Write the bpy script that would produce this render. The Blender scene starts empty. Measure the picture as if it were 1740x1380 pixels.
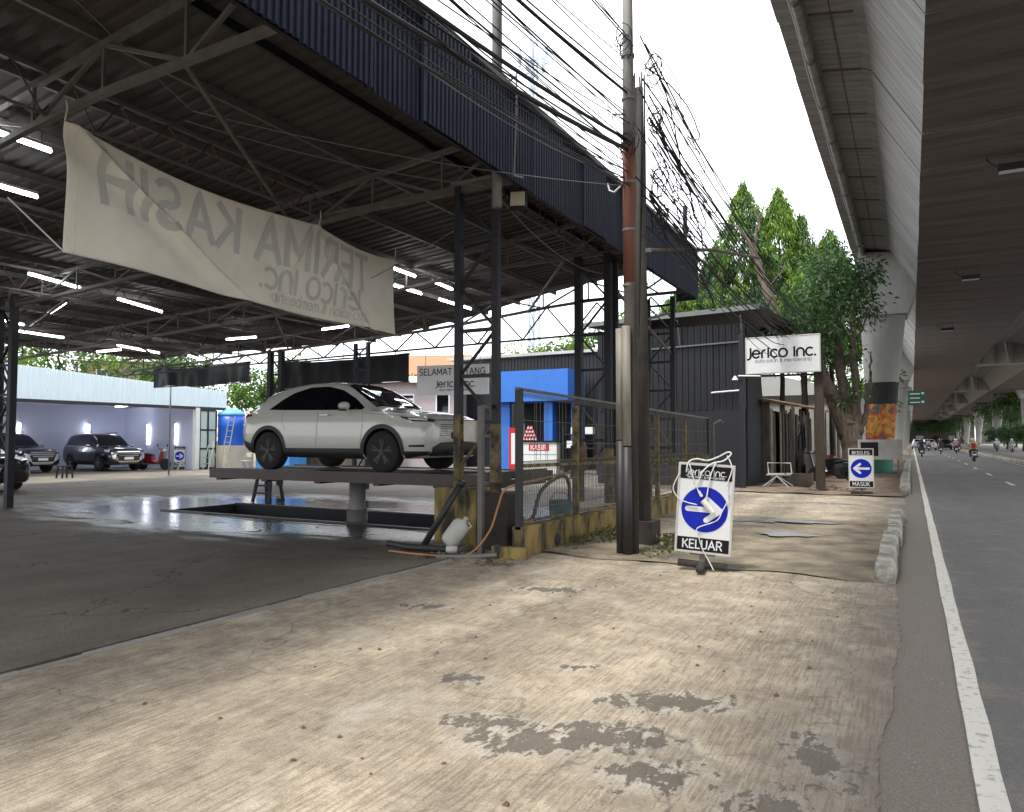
import bpy, bmesh, math, random
import numpy as np
from mathutils import Vector, Matrix
from mathutils.bvhtree import BVHTree
R = math.radians
rnd = random.Random(7)
S = bpy.context.scene
C = S.collection

# ------------------------------------------------------------------ camera
cd = bpy.data.cameras.new('camera'); cam = bpy.data.objects.new('camera', cd); C.objects.link(cam)
cam.location = (0, 0, 1.5)
cam.rotation_euler = (R(90 + 2.653), 0, R(28.874))
cd.sensor_fit = 'HORIZONTAL'; cd.sensor_width = 36; cd.lens = 36 * 1230 / 1740
cd.clip_start = .05; cd.clip_end = 3000
S.camera = cam

# ------------------------------------------------------------------ sky and sun (bright thin overcast)
SUN_EL, SUN_AZ = 66, 196          # azimuth measured clockwise from +Y (the road's direction)
w = bpy.data.worlds.new('World'); S.world = w; w.use_nodes = True
nt = w.node_tree; nt.nodes.clear()
out = nt.nodes.new('ShaderNodeOutputWorld'); bg = nt.nodes.new('ShaderNodeBackground')
sky = nt.nodes.new('ShaderNodeTexSky'); sky.sky_type = 'NISHITA'; sky.sun_disc = False
sky.sun_elevation = R(SUN_EL); sky.sun_rotation = R(SUN_AZ); sky.dust_density = 3; sky.air_density = 1.2
tc = nt.nodes.new('ShaderNodeTexCoord'); ns = nt.nodes.new('ShaderNodeTexNoise')
ns.inputs['Scale'].default_value = 2.2; ns.inputs['Detail'].default_value = 5
cr = nt.nodes.new('ShaderNodeValToRGB'); cr.color_ramp.elements[0].position = .3; cr.color_ramp.elements[1].position = .62
cr.color_ramp.elements[0].color = (.55, .55, .55, 1); cr.color_ramp.elements[1].color = (.95, .95, .95, 1)
mx = nt.nodes.new('ShaderNodeMix'); mx.data_type = 'RGBA'
mx.inputs['B'].default_value = (11.5, 11.8, 12.2, 1)
nt.links.new(tc.outputs['Generated'], ns.inputs['Vector']); nt.links.new(ns.outputs['Fac'], cr.inputs['Fac'])
nt.links.new(cr.outputs['Color'], mx.inputs['Factor']); nt.links.new(sky.outputs['Color'], mx.inputs['A'])
nt.links.new(mx.outputs['Result'], bg.inputs['Color']); bg.inputs['Strength'].default_value = .12
nt.links.new(bg.outputs[0], out.inputs[0])
sl = bpy.data.lights.new('sun', 'SUN'); so = bpy.data.objects.new('sun', sl); C.objects.link(so)
sl.energy = 2.0; sl.angle = R(9); sl.color = (1, .96, .88)
so.rotation_euler = (R(90 - SUN_EL), 0, R(180 - SUN_AZ))
so.location = (0, -20, 40)

vs = S.view_settings
vs.view_transform = 'Standard'; vs.look = 'None'; vs.gamma = 1; vs.use_curve_mapping = False
vs.exposure = 1.1

# ------------------------------------------------------------------ materials
MATS = {}
def mat(name, col, rough=.7, metal=0, var=.25, vscale=3.0, stretch=(1, 1, 1), bump=0, bscale=30, col2=None,
        thr=None, spec=.5, rvar=0, trans=0, emit=None, estr=0, coords='Object', detail=6, coat=0):
    """principled material: base colour broken up by noise (col towards col2), fine bump"""
    m = bpy.data.materials.new(name); m.use_nodes = True; MATS[name] = m
    n = m.node_tree; L = n.links.new; b = n.nodes['Principled BSDF']
    b.inputs['Roughness'].default_value = rough; b.inputs['Metallic'].default_value = metal
    b.inputs['Specular IOR Level'].default_value = spec
    if coat: b.inputs['Coat Weight'].default_value = coat; b.inputs['Coat Roughness'].default_value = .05
    tcn = n.nodes.new('ShaderNodeTexCoord'); mp = n.nodes.new('ShaderNodeMapping'); mp.inputs['Scale'].default_value = stretch
    L(tcn.outputs[coords], mp.inputs['Vector'])
    if var or col2:
        no = n.nodes.new('ShaderNodeTexNoise'); no.inputs['Scale'].default_value = vscale; no.inputs['Detail'].default_value = detail
        no.inputs['Roughness'].default_value = .65
        L(mp.outputs[0], no.inputs['Vector'])
        rp = n.nodes.new('ShaderNodeValToRGB'); lo, hi = thr or (.3, .7)
        rp.color_ramp.elements[0].position = lo; rp.color_ramp.elements[1].position = hi
        c2 = col2 or tuple(c * (1 - var) for c in col)
        rp.color_ramp.elements[0].color = (*c2, 1); rp.color_ramp.elements[1].color = (*col, 1)
        L(no.outputs['Fac'], rp.inputs['Fac']); L(rp.outputs[0], b.inputs['Base Color'])
        if rvar:
            mr = n.nodes.new('ShaderNodeMapRange'); mr.inputs['To Min'].default_value = max(0, rough - rvar); mr.inputs['To Max'].default_value = min(1, rough + rvar)
            L(no.outputs['Fac'], mr.inputs['Value']); L(mr.outputs[0], b.inputs['Roughness'])
    else:
        b.inputs['Base Color'].default_value = (*col, 1)
    if bump:
        bn = n.nodes.new('ShaderNodeTexNoise'); bn.inputs['Scale'].default_value = bscale; bn.inputs['Detail'].default_value = 5
        L(mp.outputs[0], bn.inputs['Vector'])
        bu = n.nodes.new('ShaderNodeBump'); bu.inputs['Strength'].default_value = bump; bu.inputs['Distance'].default_value = .02
        L(bn.outputs['Fac'], bu.inputs['Height']); L(bu.outputs[0], b.inputs['Normal'])
    if emit:
        b.inputs['Emission Color'].default_value = (*emit, 1); b.inputs['Emission Strength'].default_value = estr
    return m

def leaf_mat(name, a, b2, tr=.35):
    m = bpy.data.materials.new(name); m.use_nodes = True; MATS[name] = m
    n = m.node_tree; L = n.links.new; n.nodes.clear()
    g = n.nodes.new('ShaderNodeNewGeometry'); rp = n.nodes.new('ShaderNodeValToRGB')
    rp.color_ramp.elements[0].color = (*a, 1); rp.color_ramp.elements[1].color = (*b2, 1)
    L(g.outputs['Random Per Island'], rp.inputs['Fac'])
    d = n.nodes.new('ShaderNodeBsdfPrincipled'); d.inputs['Roughness'].default_value = .45; d.inputs['Specular IOR Level'].default_value = .35
    t = n.nodes.new('ShaderNodeBsdfTranslucent'); mixn = n.nodes.new('ShaderNodeMixShader'); mixn.inputs[0].default_value = tr
    o = n.nodes.new('ShaderNodeOutputMaterial')
    L(rp.outputs[0], d.inputs['Base Color']); L(rp.outputs[0], t.inputs['Color'])
    L(d.outputs[0], mixn.inputs[1]); L(t.outputs[0], mixn.inputs[2]); L(mixn.outputs[0], o.inputs[0])
    return m

def asphalt_mat():
    m = mat('asphalt', (.19, .186, .18), .85, var=.3, vscale=1.2, stretch=(1, .25, 1), bump=.5, bscale=160)
    n = m.node_tree; L = n.links.new; b = n.nodes['Principled BSDF']; src = b.inputs['Base Color'].links[0].from_socket
    t = n.nodes.new('ShaderNodeTexCoord'); sx = n.nodes.new('ShaderNodeSeparateXYZ'); L(t.outputs['Object'], sx.inputs[0])
    no = n.nodes.new('ShaderNodeTexNoise'); no.inputs['Scale'].default_value = 2.2; no.inputs['Detail'].default_value = 9; no.inputs['Roughness'].default_value = .7; L(t.outputs['Object'], no.inputs['Vector'])
    gr_ = n.nodes.new('ShaderNodeTexNoise'); gr_.inputs['Scale'].default_value = 150; gr_.inputs['Detail'].default_value = 2; L(t.outputs['Object'], gr_.inputs['Vector'])
    f = n.nodes.new('ShaderNodeMapRange'); f.inputs['From Min'].default_value = .42; f.inputs['From Max'].default_value = -.18; L(sx.outputs['X'], f.inputs['Value'])
    ad = n.nodes.new('ShaderNodeMath'); ad.operation = 'MULTIPLY_ADD'; L(no.outputs['Fac'], ad.inputs[0]); ad.inputs[1].default_value = 1.5; L(f.outputs[0], ad.inputs[2])
    rp = n.nodes.new('ShaderNodeValToRGB'); rp.color_ramp.elements[0].position = .78; rp.color_ramp.elements[1].position = 1.45; rp.color_ramp.elements[1].color = (.85,) * 3 + (1,); L(ad.outputs[0], rp.inputs[0])
    mx_ = n.nodes.new('ShaderNodeMix'); mx_.data_type = 'RGBA'; L(rp.outputs[0], mx_.inputs['Factor']); L(src, mx_.inputs['A']); mx_.inputs['B'].default_value = (.25, .215, .175, 1)
    g2 = n.nodes.new('ShaderNodeValToRGB'); g2.color_ramp.elements[0].position = .3; g2.color_ramp.elements[1].position = .7; g2.color_ramp.elements[0].color = (.72,) * 3 + (1,); g2.color_ramp.elements[1].color = (1.25,) * 3 + (1,); L(gr_.outputs['Fac'], g2.inputs[0])
    mm = n.nodes.new('ShaderNodeMix'); mm.data_type = 'RGBA'; mm.blend_type = 'MULTIPLY'; mm.inputs['Factor'].default_value = 1; L(mx_.outputs['Result'], mm.inputs['A']); L(g2.outputs[0], mm.inputs['B'])
    L(mm.outputs['Result'], b.inputs['Base Color'])
asphalt_mat()
mat('paint_white', (.80, .77, .69), .7, col2=(.30, .285, .26), thr=(.30, .46), vscale=16, bump=.2, bscale=60)
mat('dirt', (.25, .185, .13), .95, var=.6, vscale=2.2, bump=.9, bscale=30, detail=12)
mat('mud', (.30, .245, .175), .8, col2=(.10, .085, .06), vscale=1.8, stretch=(1, 1, 1), thr=(.36, .62), bump=1.0, bscale=30, rvar=.3, detail=12)
mat('concrete', (.34, .33, .31), .85, var=.4, vscale=1.2, bump=.25, bscale=30)
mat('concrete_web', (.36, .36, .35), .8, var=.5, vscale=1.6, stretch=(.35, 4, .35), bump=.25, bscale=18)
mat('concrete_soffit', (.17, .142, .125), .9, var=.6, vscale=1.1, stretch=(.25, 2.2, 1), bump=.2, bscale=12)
mat('concrete_cant', (.31, .30, .28), .9, var=.5, vscale=1.3, stretch=(.5, 5, 1), bump=.2, bscale=14)
mat('concrete_pier', (.36, .36, .34), .85, var=.3, vscale=.7, stretch=(1.5, 1.5, .35), bump=.2, bscale=10)
mat('kerb_paint', (.46, .44, .38), .85, col2=(.10, .09, .075), vscale=4, thr=(.36, .58), bump=.3, bscale=25)
mat('mossy', (.30, .215, .075), .95, col2=(.035, .032, .026), vscale=3.4, stretch=(1, 1, .28), thr=(.40, .60), bump=.6, bscale=22)
mat('mossy_post', (.21, .155, .065), .9, col2=(.035, .03, .03), vscale=5, thr=(.38, .6), bump=.4, bscale=40)
mat('steel_navy', (.010, .012, .020), .6, var=.4, vscale=6, bump=.1)
mat('steel_grey', (.14, .13, .12), .65, var=.4, vscale=5, bump=.1)
mat('steel_black', (.012, .012, .014), .55, var=.3, vscale=8)
mat('rust_steel', (.14, .055, .03), .8, col2=(.03, .02, .018), vscale=4, bump=.3)
mat('roof_under', (.085, .073, .069), .75, var=.45, vscale=1.1, stretch=(.5, 2, 1), bump=.1)
mat('fascia', (.014, .022, .052), .45, var=.3, vscale=2.5, stretch=(1, 3, .4))
mat('fascia_cap', (.16, .17, .17), .6, var=.3)
mat('tube_light', (1, 1, 1), .4, var=0, emit=(.93, .97, 1), estr=14)
mat('tube_body', (.5, .5, .5), .5, var=.2)
mat('banner', (.84, .80, .69), .85, col2=(.66, .63, .54), vscale=1.4, thr=(.25, .75), bump=.08, bscale=40)
mat('banner_ghost', (.56, .55, .51), .85, var=.12, vscale=3)
mat('banner_print', (.10, .10, .11), .8, var=.1)
mat('pole_rust', (.19, .058, .035), .65, col2=(.13, .055, .04), vscale=3, stretch=(3, 3, 1), bump=.15)
mat('pole_grey', (.20, .195, .18), .7, var=.4, vscale=3, stretch=(3, 3, .7))
mat('pole_dark', (.045, .037, .03), .85, var=.5, vscale=5, bump=.4)
mat('pvc', (.30, .28, .24), .55, col2=(.13, .115, .09), vscale=2.2, stretch=(4, 4, .6))
mat('pvc_black', (.028, .027, .028), .55, var=.3, vscale=4)
mat('cable', (.012, .012, .013), .6, var=0)
mat('wire_grey', (.16, .16, .16), .5, var=0)
mat('white_cord', (.62, .62, .60), .5, var=.1)
mat('sign_white', (.62, .63, .64), .45, var=.12, vscale=4)
mat('sign_bright', (.84, .85, .86), .5, var=.06)  # whiter copy of the sign white, lifting the shaded welcome board by colour
mat('sign_black', (.010, .010, .012), .7, var=.2, spec=.15)
mat('sign_blue', (.004, .014, .34), .6, var=.12, vscale=5, spec=.2)
mat('sign_frame', (.5, .49, .46), .5, var=.3, vscale=9)
mat('black_sheet', (.009, .0105, .015), .5, var=.45, vscale=1.4, stretch=(3, 3, .6))
mat('black_panel', (.009, .0105, .016), .75, var=.3, vscale=1)
mat('black_tarp', (.006, .008, .013), .6, var=.4, vscale=1.5)
mat('blue_wall', (.02, .13, .48), .6, var=.15, vscale=1.5)
mat('blue_tarp', (.06, .23, .6), .5, var=.3, vscale=6)
mat('tank_blue', (.012, .09, .48), .4, var=.15)
mat('tank_lid', (.13, .40, .66), .5, var=.2)
mat('lavender', (.60, .63, .80), .7, var=.06, vscale=1)
mat('parapet', (.66, .76, .81), .45, var=.1, vscale=2, stretch=(1, 3, .3))
mat('dark_trim', (.02, .02, .022), .6, var=.2)
mat('car_white', (.46, .455, .42), .22, var=0, coat=.7)
mat('car_black', (.006, .007, .010), .15, var=0, coat=1)
mat('car_dark', (.014, .010, .012), .18, var=0, coat=1)
mat('car_silver', (.45, .46, .47), .25, metal=.4, var=0)
mat('car_red', (.20, .012, .012), .25, var=0, coat=.8)
mat('glass_dark', (.004, .004, .006), .04, var=0, spec=.7)
mat('tyre', (.010, .010, .010), .85, var=.2, vscale=12)
mat('rim_dark', (.022, .022, .024), .3, metal=.7, var=0)
mat('rim_grey', (.25, .25, .26), .3, metal=.8, var=0)
mat('plastic_black', (.012, .012, .013), .55, var=.15)
mat('chrome', (.75, .75, .76), .15, metal=1, var=0)
mat('lamp_glass', (.55, .57, .60), .08, var=0, spec=.8)
mat('tail_red', (.28, .01, .012), .2, var=0)
mat('plate_white', (.7, .7, .7), .5, var=0)
mat('red_paint', (.46, .012, .016), .45, var=.15)
mat('white_paint', (.66, .66, .64), .5, var=.12)
mat('cream', (.48, .43, .33), .8, var=.2, vscale=2)
mat('glass_door', (.42, .50, .44), .15, var=.1, spec=.6)
mat('green_dark', (.015, .10, .07), .5, var=.2)
mat('bucket_teal', (.03, .12, .13), .45, var=.2)
mat('jerrycan', (.48, .48, .44), .5, var=.2, vscale=5)
mat('hose_orange', (.42, .19, .09), .55, var=.1)
mat('lift_steel', (.045, .022, .014), .45, col2=(.012, .009, .008), vscale=2, rvar=.2, bump=.1)
mat('alu', (.5, .5, .5), .35, metal=.7, var=.2)
mat('bark', (.16, .125, .095), .9, col2=(.05, .038, .03), vscale=6, stretch=(2, 2, .6), bump=.8, bscale=20)
mat('bark_dark', (.06, .045, .034), .95, var=.5, vscale=6, stretch=(2, 2, .6), bump=.8, bscale=20)
mat('hut_board', (.13, .105, .08), .9, col2=(.03, .027, .025), vscale=1.8, stretch=(2, 2, .5), bump=.2)
mat('hut_pale', (.33, .31, .27), .85, col2=(.15, .13, .11), vscale=2, bump=.2)
mat('rust_sheet', (.32, .20, .12), .8, col2=(.14, .06, .03), vscale=2.5, stretch=(1, 3, 1))
mat('pale_sheet', (.45, .43, .40), .7, var=.3, vscale=1.5)
mat('roof_tile', (.40, .17, .09), .85, var=.3, vscale=4)
mat('brick_wall', (.38, .27, .20), .9, col2=(.2, .15, .12), vscale=7, bump=.2)
mat('pink_wall', (.36, .31, .32), .8, var=.2)
mat('tower_steel', (.42, .48, .54), .6, var=.2)
def mural_mat():
    m = mat('mural', (.46, .13, .04), .75, var=0); n = m.node_tree; L = n.links.new; b = n.nodes['Principled BSDF']
    t = n.nodes.new('ShaderNodeTexCoord'); no = n.nodes.new('ShaderNodeTexNoise'); no.inputs['Scale'].default_value = 1.6; no.inputs['Detail'].default_value = 2; no.inputs['Distortion'].default_value = 1.2; L(t.outputs['Object'], no.inputs['Vector'])
    rp = n.nodes.new('ShaderNodeValToRGB'); rp.color_ramp.interpolation = 'CONSTANT'; e = rp.color_ramp.elements
    e[0].color = (.03, .10, .08, 1); e[1].position = .40; e[1].color = (.33, .06, .025, 1)
    for p, c_ in ((.48, (.42, .13, .03, 1)), (.55, (.40, .27, .04, 1)), (.62, (.36, .10, .04, 1)), (.70, (.30, .28, .20, 1))): q = e.new(p); q.color = c_
    L(no.outputs['Fac'], rp.inputs[0]); L(rp.outputs[0], b.inputs['Base Color'])
mural_mat()
mat('mural_black', (.02, .018, .022), .8, var=.3)
mat('mural_green', (.04, .17, .12), .75, var=.3)
mat('jacket_yellow', (.60, .42, .12), .8, var=.2, vscale=9)
mat('jacket_red', (.35, .03, .03), .8, var=.2, vscale=9)
mat('jacket_black', (.02, .02, .023), .8, var=.3, vscale=9)
mat('jacket_grey', (.25, .26, .28), .8, var=.3, vscale=9)
mat('jacket_white', (.6, .6, .58), .8, var=.2, vscale=9)
mat('trousers', (.03, .035, .05), .85, var=.3, vscale=9)
mat('skin', (.30, .17, .11), .6, var=.1)
mat('cloth_brown', (.17, .085, .06), .9, var=.4, vscale=7)
mat('litter', (.6, .58, .55), .8, var=.3, vscale=8)
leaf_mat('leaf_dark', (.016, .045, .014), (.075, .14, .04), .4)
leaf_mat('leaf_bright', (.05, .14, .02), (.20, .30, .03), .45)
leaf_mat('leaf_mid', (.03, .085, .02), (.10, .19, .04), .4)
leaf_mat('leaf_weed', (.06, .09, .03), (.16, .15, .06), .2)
leaf_mat('leaf_deep', (.018, .05, .02), (.06, .13, .04), .35)

# concrete forecourt: broom-finished, grooves along the road, worn dark patches with shapes of their own
def forecourt_mat():
    m = bpy.data.materials.new('broomed_concrete'); m.use_nodes = True; MATS['broomed_concrete'] = m
    n = m.node_tree; L = n.links.new; b = n.nodes['Principled BSDF']; N = n.nodes.new
    tcn = N('ShaderNodeTexCoord')
    def noise(scale, stretch=(1, 1, 1), detail=6, rough=.6, dist=0):
        mp = N('ShaderNodeMapping'); mp.inputs['Scale'].default_value = stretch; L(tcn.outputs['Object'], mp.inputs[0])
        t = N('ShaderNodeTexNoise'); t.inputs['Scale'].default_value = scale; t.inputs['Detail'].default_value = detail
        t.inputs['Roughness'].default_value = rough; t.inputs['Distortion'].default_value = dist; L(mp.outputs[0], t.inputs['Vector']); return t.outputs['Fac']
    def ramp(f, p0, p1, c0, c1):
        r = N('ShaderNodeValToRGB'); r.color_ramp.elements[0].position = p0; r.color_ramp.elements[1].position = p1
        r.color_ramp.elements[0].color = (*c0, 1); r.color_ramp.elements[1].color = (*c1, 1); L(f, r.inputs[0]); return r.outputs[0]
    def mixc(f, a, c, mode='MIX'):
        x = N('ShaderNodeMix'); x.data_type = 'RGBA'; x.blend_type = mode
        if isinstance(f, (int, float)): x.inputs['Factor'].default_value = f
        else: L(f, x.inputs['Factor'])
        for s, v in (('A', a), ('B', c)):
            if isinstance(v, tuple): x.inputs[s].default_value = (*v, 1)
            else: L(v, x.inputs[s])
        return x.outputs['Result']
    def mth(op, a, c=None):
        x = N('ShaderNodeMath'); x.operation = op
        for i, v in enumerate((a, c)):
            if v is None: continue
            if isinstance(v, (int, float)): x.inputs[i].default_value = v
            else: L(v, x.inputs[i])
        return x.outputs[0]
    base = ramp(noise(1.0, (1, .8, 1), 8, .7), .32, .68, (.32, .275, .22), (.545, .475, .375))
    base = mixc(1.0, base, ramp(noise(9, (1, .8, 1), 8, .75), .3, .7, (.80, .79, .77), (1.14, 1.13, 1.11)), 'MULTIPLY')
    lines = noise(58, (1, .045, 1), 3, .65, .08)
    fine = noise(110, (1, .05, 1), 2)
    thrn = mth('MULTIPLY', mth('ADD', noise(1.6, (1, .8, 1), 8, .72), -.5), .62)
    brkn = mth('MULTIPLY', mth('ADD', noise(30, (1, .35, 1), 7, .8), -.5), .66)
    groove = mth('ADD', lines, mth('ADD', thrn, brkn))
    gm_ = ramp(groove, .42, .50, (.85,) * 3, (0, 0, 0))
    c1 = mixc(gm_, base, mixc(1.0, base, (.66, .635, .615), 'MULTIPLY'))
    c1 = mixc(1.0, c1, ramp(noise(3.2, (1, 1, 1), 12, .78), .34, .64, (.62, .60, .58), (1.12, 1.11, 1.09)), 'MULTIPLY')
    grit = ramp(noise(85, (1, 1, 1), 4, .7), .32, .68, (.70,) * 3, (1.22,) * 3)
    c1 = mixc(1.0, c1, grit, 'MULTIPLY')
    pale = ramp(noise(1.7, (1, .6, 1), 6, .6, .4), .56, .72, (0, 0, 0), (.55,) * 3)
    c1 = mixc(pale, c1, mixc(1.0, grit, (.62, .57, .48), 'MULTIPLY'))
    brown = ramp(noise(1.3, (1, .85, 1), 9, .75), .52, .72, (0, 0, 0), (.5,) * 3)
    c1 = mixc(brown, c1, (.20, .165, .135))
    # worn patches: distance to a few centres broken up by noise
    tot = None
    for (x, y, rr, sx) in [(-1.24, 4.12, .34, 1.6), (-2.02, 3.38, .22, 1.6), (-1.72, 3.25, .34, 1.5), (-1.40, 3.5, .36, 1.5), (-3.84, 5.42, .24, 1.5), (-1.97, 4.46, .13, 1.5), (-1.06, 3.2, .25, 1.4),
                           (-.42, 3.75, .28, .7), (-4.4, 7.6, .35, 1.5), (-2.5, 3.9, .18, 1.4), (-3.2, 6.6, .3, 1.8), (-.5, 3.1, .3, 1)]:
        mp = N('ShaderNodeMapping'); L(tcn.outputs['Object'], mp.inputs[0])
        a = R(22)
        mp.vector_type = 'TEXTURE'; mp.inputs['Location'].default_value = (x, y, 0); mp.inputs['Rotation'].default_value = (0, 0, a)
        mp.inputs['Scale'].default_value = (rr * sx, rr / sx * 1.1, 10)
        vl = N('ShaderNodeVectorMath'); vl.operation = 'LENGTH'; L(mp.outputs[0], vl.inputs[0])
        v = mth('SUBTRACT', 1.0, vl.outputs['Value'])
        tot = v if tot is None else mth('MAXIMUM', tot, v)
    brk = mth('ADD', mth('MULTIPLY', noise(11, (1, .6, 1), 9, .75, .3), 4.2), -2.1)
    f = mth('ADD', mth('MULTIPLY', mth('MAXIMUM', tot, -.6), 1.0), mth('ADD', brk, -.24))
    pm = ramp(f, .22, .28, (0, 0, 0), (.92,) * 3)
    c1 = mixc(pm, c1, ramp(noise(70, (1, 1, 1), 6, .75), .3, .7, (.055, .046, .037), (.17, .145, .115)))
    halo = ramp(mth('ADD', tot, mth('MULTIPLY', brk, .3)), -.3, .5, (0, 0, 0), (.3,) * 3)
    inv = N('ShaderNodeInvert'); L(pm, inv.inputs['Color'])
    c1 = mixc(mixc(1.0, halo, inv.outputs[0], 'MULTIPLY'), c1, (.56, .55, .51))
    # hairline cracks
    mpv = N('ShaderNodeMapping'); mpv.inputs['Scale'].default_value = (.55, .4, 1); L(tcn.outputs['Object'], mpv.inputs[0])
    dn = N('ShaderNodeTexNoise'); dn.inputs['Scale'].default_value = 3; dn.inputs['Detail'].default_value = 6; L(tcn.outputs['Object'], dn.inputs['Vector'])
    va = N('ShaderNodeVectorMath'); va.operation = 'MULTIPLY_ADD'; L(dn.outputs['Color'], va.inputs[0]); va.inputs[1].default_value = (.35, .35, 0); L(mpv.outputs[0], va.inputs[2])
    vo = N('ShaderNodeTexVoronoi'); vo.feature = 'DISTANCE_TO_EDGE'; vo.inputs['Scale'].default_value = 1; L(va.outputs[0], vo.inputs['Vector'])
    ck = ramp(vo.outputs['Distance'], .0015, .006, (.55,) * 3, (0, 0, 0))
    c1 = mixc(ck, c1, (.10, .085, .07))
    # drift of road dirt along the ragged road edge
    sx_ = N('ShaderNodeSeparateXYZ'); L(tcn.outputs['Object'], sx_.inputs[0])
    de = mth('ADD', mth('MULTIPLY', mth('ADD', sx_.outputs['X'], .95), .75), mth('MULTIPLY', mth('ADD', noise(2.5, (1, .4, 1), 7, .7), -.5), 1.6))
    c1 = mixc(ramp(de, .1, .75, (0, 0, 0), (.7,) * 3), c1, (.205, .175, .15))
    L(c1, b.inputs['Base Color']); b.inputs['Roughness'].default_value = .88
    bu = N('ShaderNodeBump'); bu.inputs['Strength'].default_value = .7; bu.inputs['Distance'].default_value = .012
    L(mth('ADD', mth('MULTIPLY', groove, 1.2), mth('ADD', mth('MULTIPLY', grit, .25), mth('MULTIPLY', pm, -.8))), bu.inputs['Height']); L(bu.outputs[0], b.inputs['Normal'])
    return m
forecourt_mat()

def wet_floor_mat():
    m = bpy.data.materials.new('wet_concrete'); m.use_nodes = True; MATS['wet_concrete'] = m
    n = m.node_tree; L = n.links.new; b = n.nodes['Principled BSDF']; N = n.nodes.new
    tcn = N('ShaderNodeTexCoord')
    def noise(scale, st=(1, 1, 1), d=6, ro=.6, di=0):
        mp = N('ShaderNodeMapping'); mp.inputs['Scale'].default_value = st; L(tcn.outputs['Object'], mp.inputs[0])
        t = N('ShaderNodeTexNoise'); t.inputs['Scale'].default_value = scale; t.inputs['Detail'].default_value = d; t.inputs['Roughness'].default_value = ro; t.inputs['Distortion'].default_value = di
        L(mp.outputs[0], t.inputs['Vector']); return t.outputs['Fac']
    def mth(op, a, c):
        x = N('ShaderNodeMath'); x.operation = op; x.use_clamp = op == 'MULTIPLY'
        for i, v in enumerate((a, c)):
            if isinstance(v, (int, float)): x.inputs[i].default_value = v
            else: L(v, x.inputs[i])
        return x.outputs[0]
    # wet zone: an ellipse around the wash bay, broken by noise
    mp = N('ShaderNodeMapping'); mp.vector_type = 'TEXTURE'; mp.inputs['Location'].default_value = (-11, 11.2, 0); mp.inputs['Scale'].default_value = (9.5, 4.6, 10)
    L(tcn.outputs['Object'], mp.inputs[0]); vl = N('ShaderNodeVectorMath'); vl.operation = 'LENGTH'; L(mp.outputs[0], vl.inputs[0])
    zone = N('ShaderNodeMapRange'); zone.inputs['From Min'].default_value = 1.15; zone.inputs['From Max'].default_value = .55; L(vl.outputs['Value'], zone.inputs['Value'])
    brk = noise(.9, (.8, 2.2, 1), 8, .68, .8)
    wet = N('ShaderNodeMapRange'); wet.inputs['From Min'].default_value = .44; wet.inputs['From Max'].default_value = .56
    L(mth('ADD', mth('MULTIPLY', zone.outputs[0], .25), mth('MULTIPLY', brk, .72)), wet.inputs['Value'])
    wz = mth('MULTIPLY', wet.outputs[0], zone.outputs[0])
    rp = N('ShaderNodeValToRGB'); rp.color_ramp.elements[0].position = .3; rp.color_ramp.elements[1].position = .7
    rp.color_ramp.elements[0].color = (.085, .072, .056, 1); rp.color_ramp.elements[1].color = (.215, .185, .145, 1)
    L(noise(.8, (1, .6, 1), 8, .65), rp.inputs[0])
    gr = N('ShaderNodeValToRGB'); gr.color_ramp.elements[0].position = .3; gr.color_ramp.elements[1].position = .7; gr.color_ramp.elements[0].color = (.6, .6, .6, 1); gr.color_ramp.elements[1].color = (1.3, 1.3, 1.3, 1); L(noise(45, (1, .7, 1), 7, .75), gr.inputs[0])
    m1 = N('ShaderNodeMix'); m1.data_type = 'RGBA'; m1.blend_type = 'MULTIPLY'; m1.inputs['Factor'].default_value = 1; L(rp.outputs[0], m1.inputs['A']); L(gr.outputs[0], m1.inputs['B'])
    m2 = N('ShaderNodeMix'); m2.data_type = 'RGBA'; L(wz, m2.inputs['Factor']); dn = N('ShaderNodeTexNoise'); dn.inputs['Scale'].default_value = 2.2; dn.inputs['Detail'].default_value = 7; L(tcn.outputs['Object'], dn.inputs['Vector'])
    va = N('ShaderNodeVectorMath'); va.operation = 'MULTIPLY_ADD'; L(dn.outputs['Color'], va.inputs[0]); va.inputs[1].default_value = (1.1, 1.1, 0); L(tcn.outputs['Object'], va.inputs[2])
    vo = N('ShaderNodeTexVoronoi'); vo.feature = 'DISTANCE_TO_EDGE'; vo.inputs['Scale'].default_value = .34; L(va.outputs[0], vo.inputs['Vector'])
    ckr = N('ShaderNodeMapRange'); ckr.inputs['From Min'].default_value = .002; ckr.inputs['From Max'].default_value = .006; ckr.inputs['To Min'].default_value = .3; ckr.inputs['To Max'].default_value = 1; L(vo.outputs['Distance'], ckr.inputs['Value'])
    m3 = N('ShaderNodeMix'); m3.data_type = 'RGBA'; m3.blend_type = 'MULTIPLY'; m3.inputs['Factor'].default_value = 1; L(m1.outputs['Result'], m3.inputs['A']); L(ckr.outputs[0], m3.inputs['B'])
    L(m3.outputs['Result'], m2.inputs['A']); m2.inputs['B'].default_value = (.022, .021, .020, 1)
    L(m2.outputs['Result'], b.inputs['Base Color'])
    ro = N('ShaderNodeMapRange'); ro.inputs['To Min'].default_value = .75; ro.inputs['To Max'].default_value = .09; L(wz, ro.inputs['Value']); L(ro.outputs[0], b.inputs['Roughness'])
    bu = N('ShaderNodeBump'); bu.inputs['Strength'].default_value = .4; bu.inputs['Distance'].default_value = .012
    L(noise(9, (1, 1, 1), 6), bu.inputs['Height']); L(bu.outputs[0], b.inputs['Normal'])
wet_floor_mat()

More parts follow.
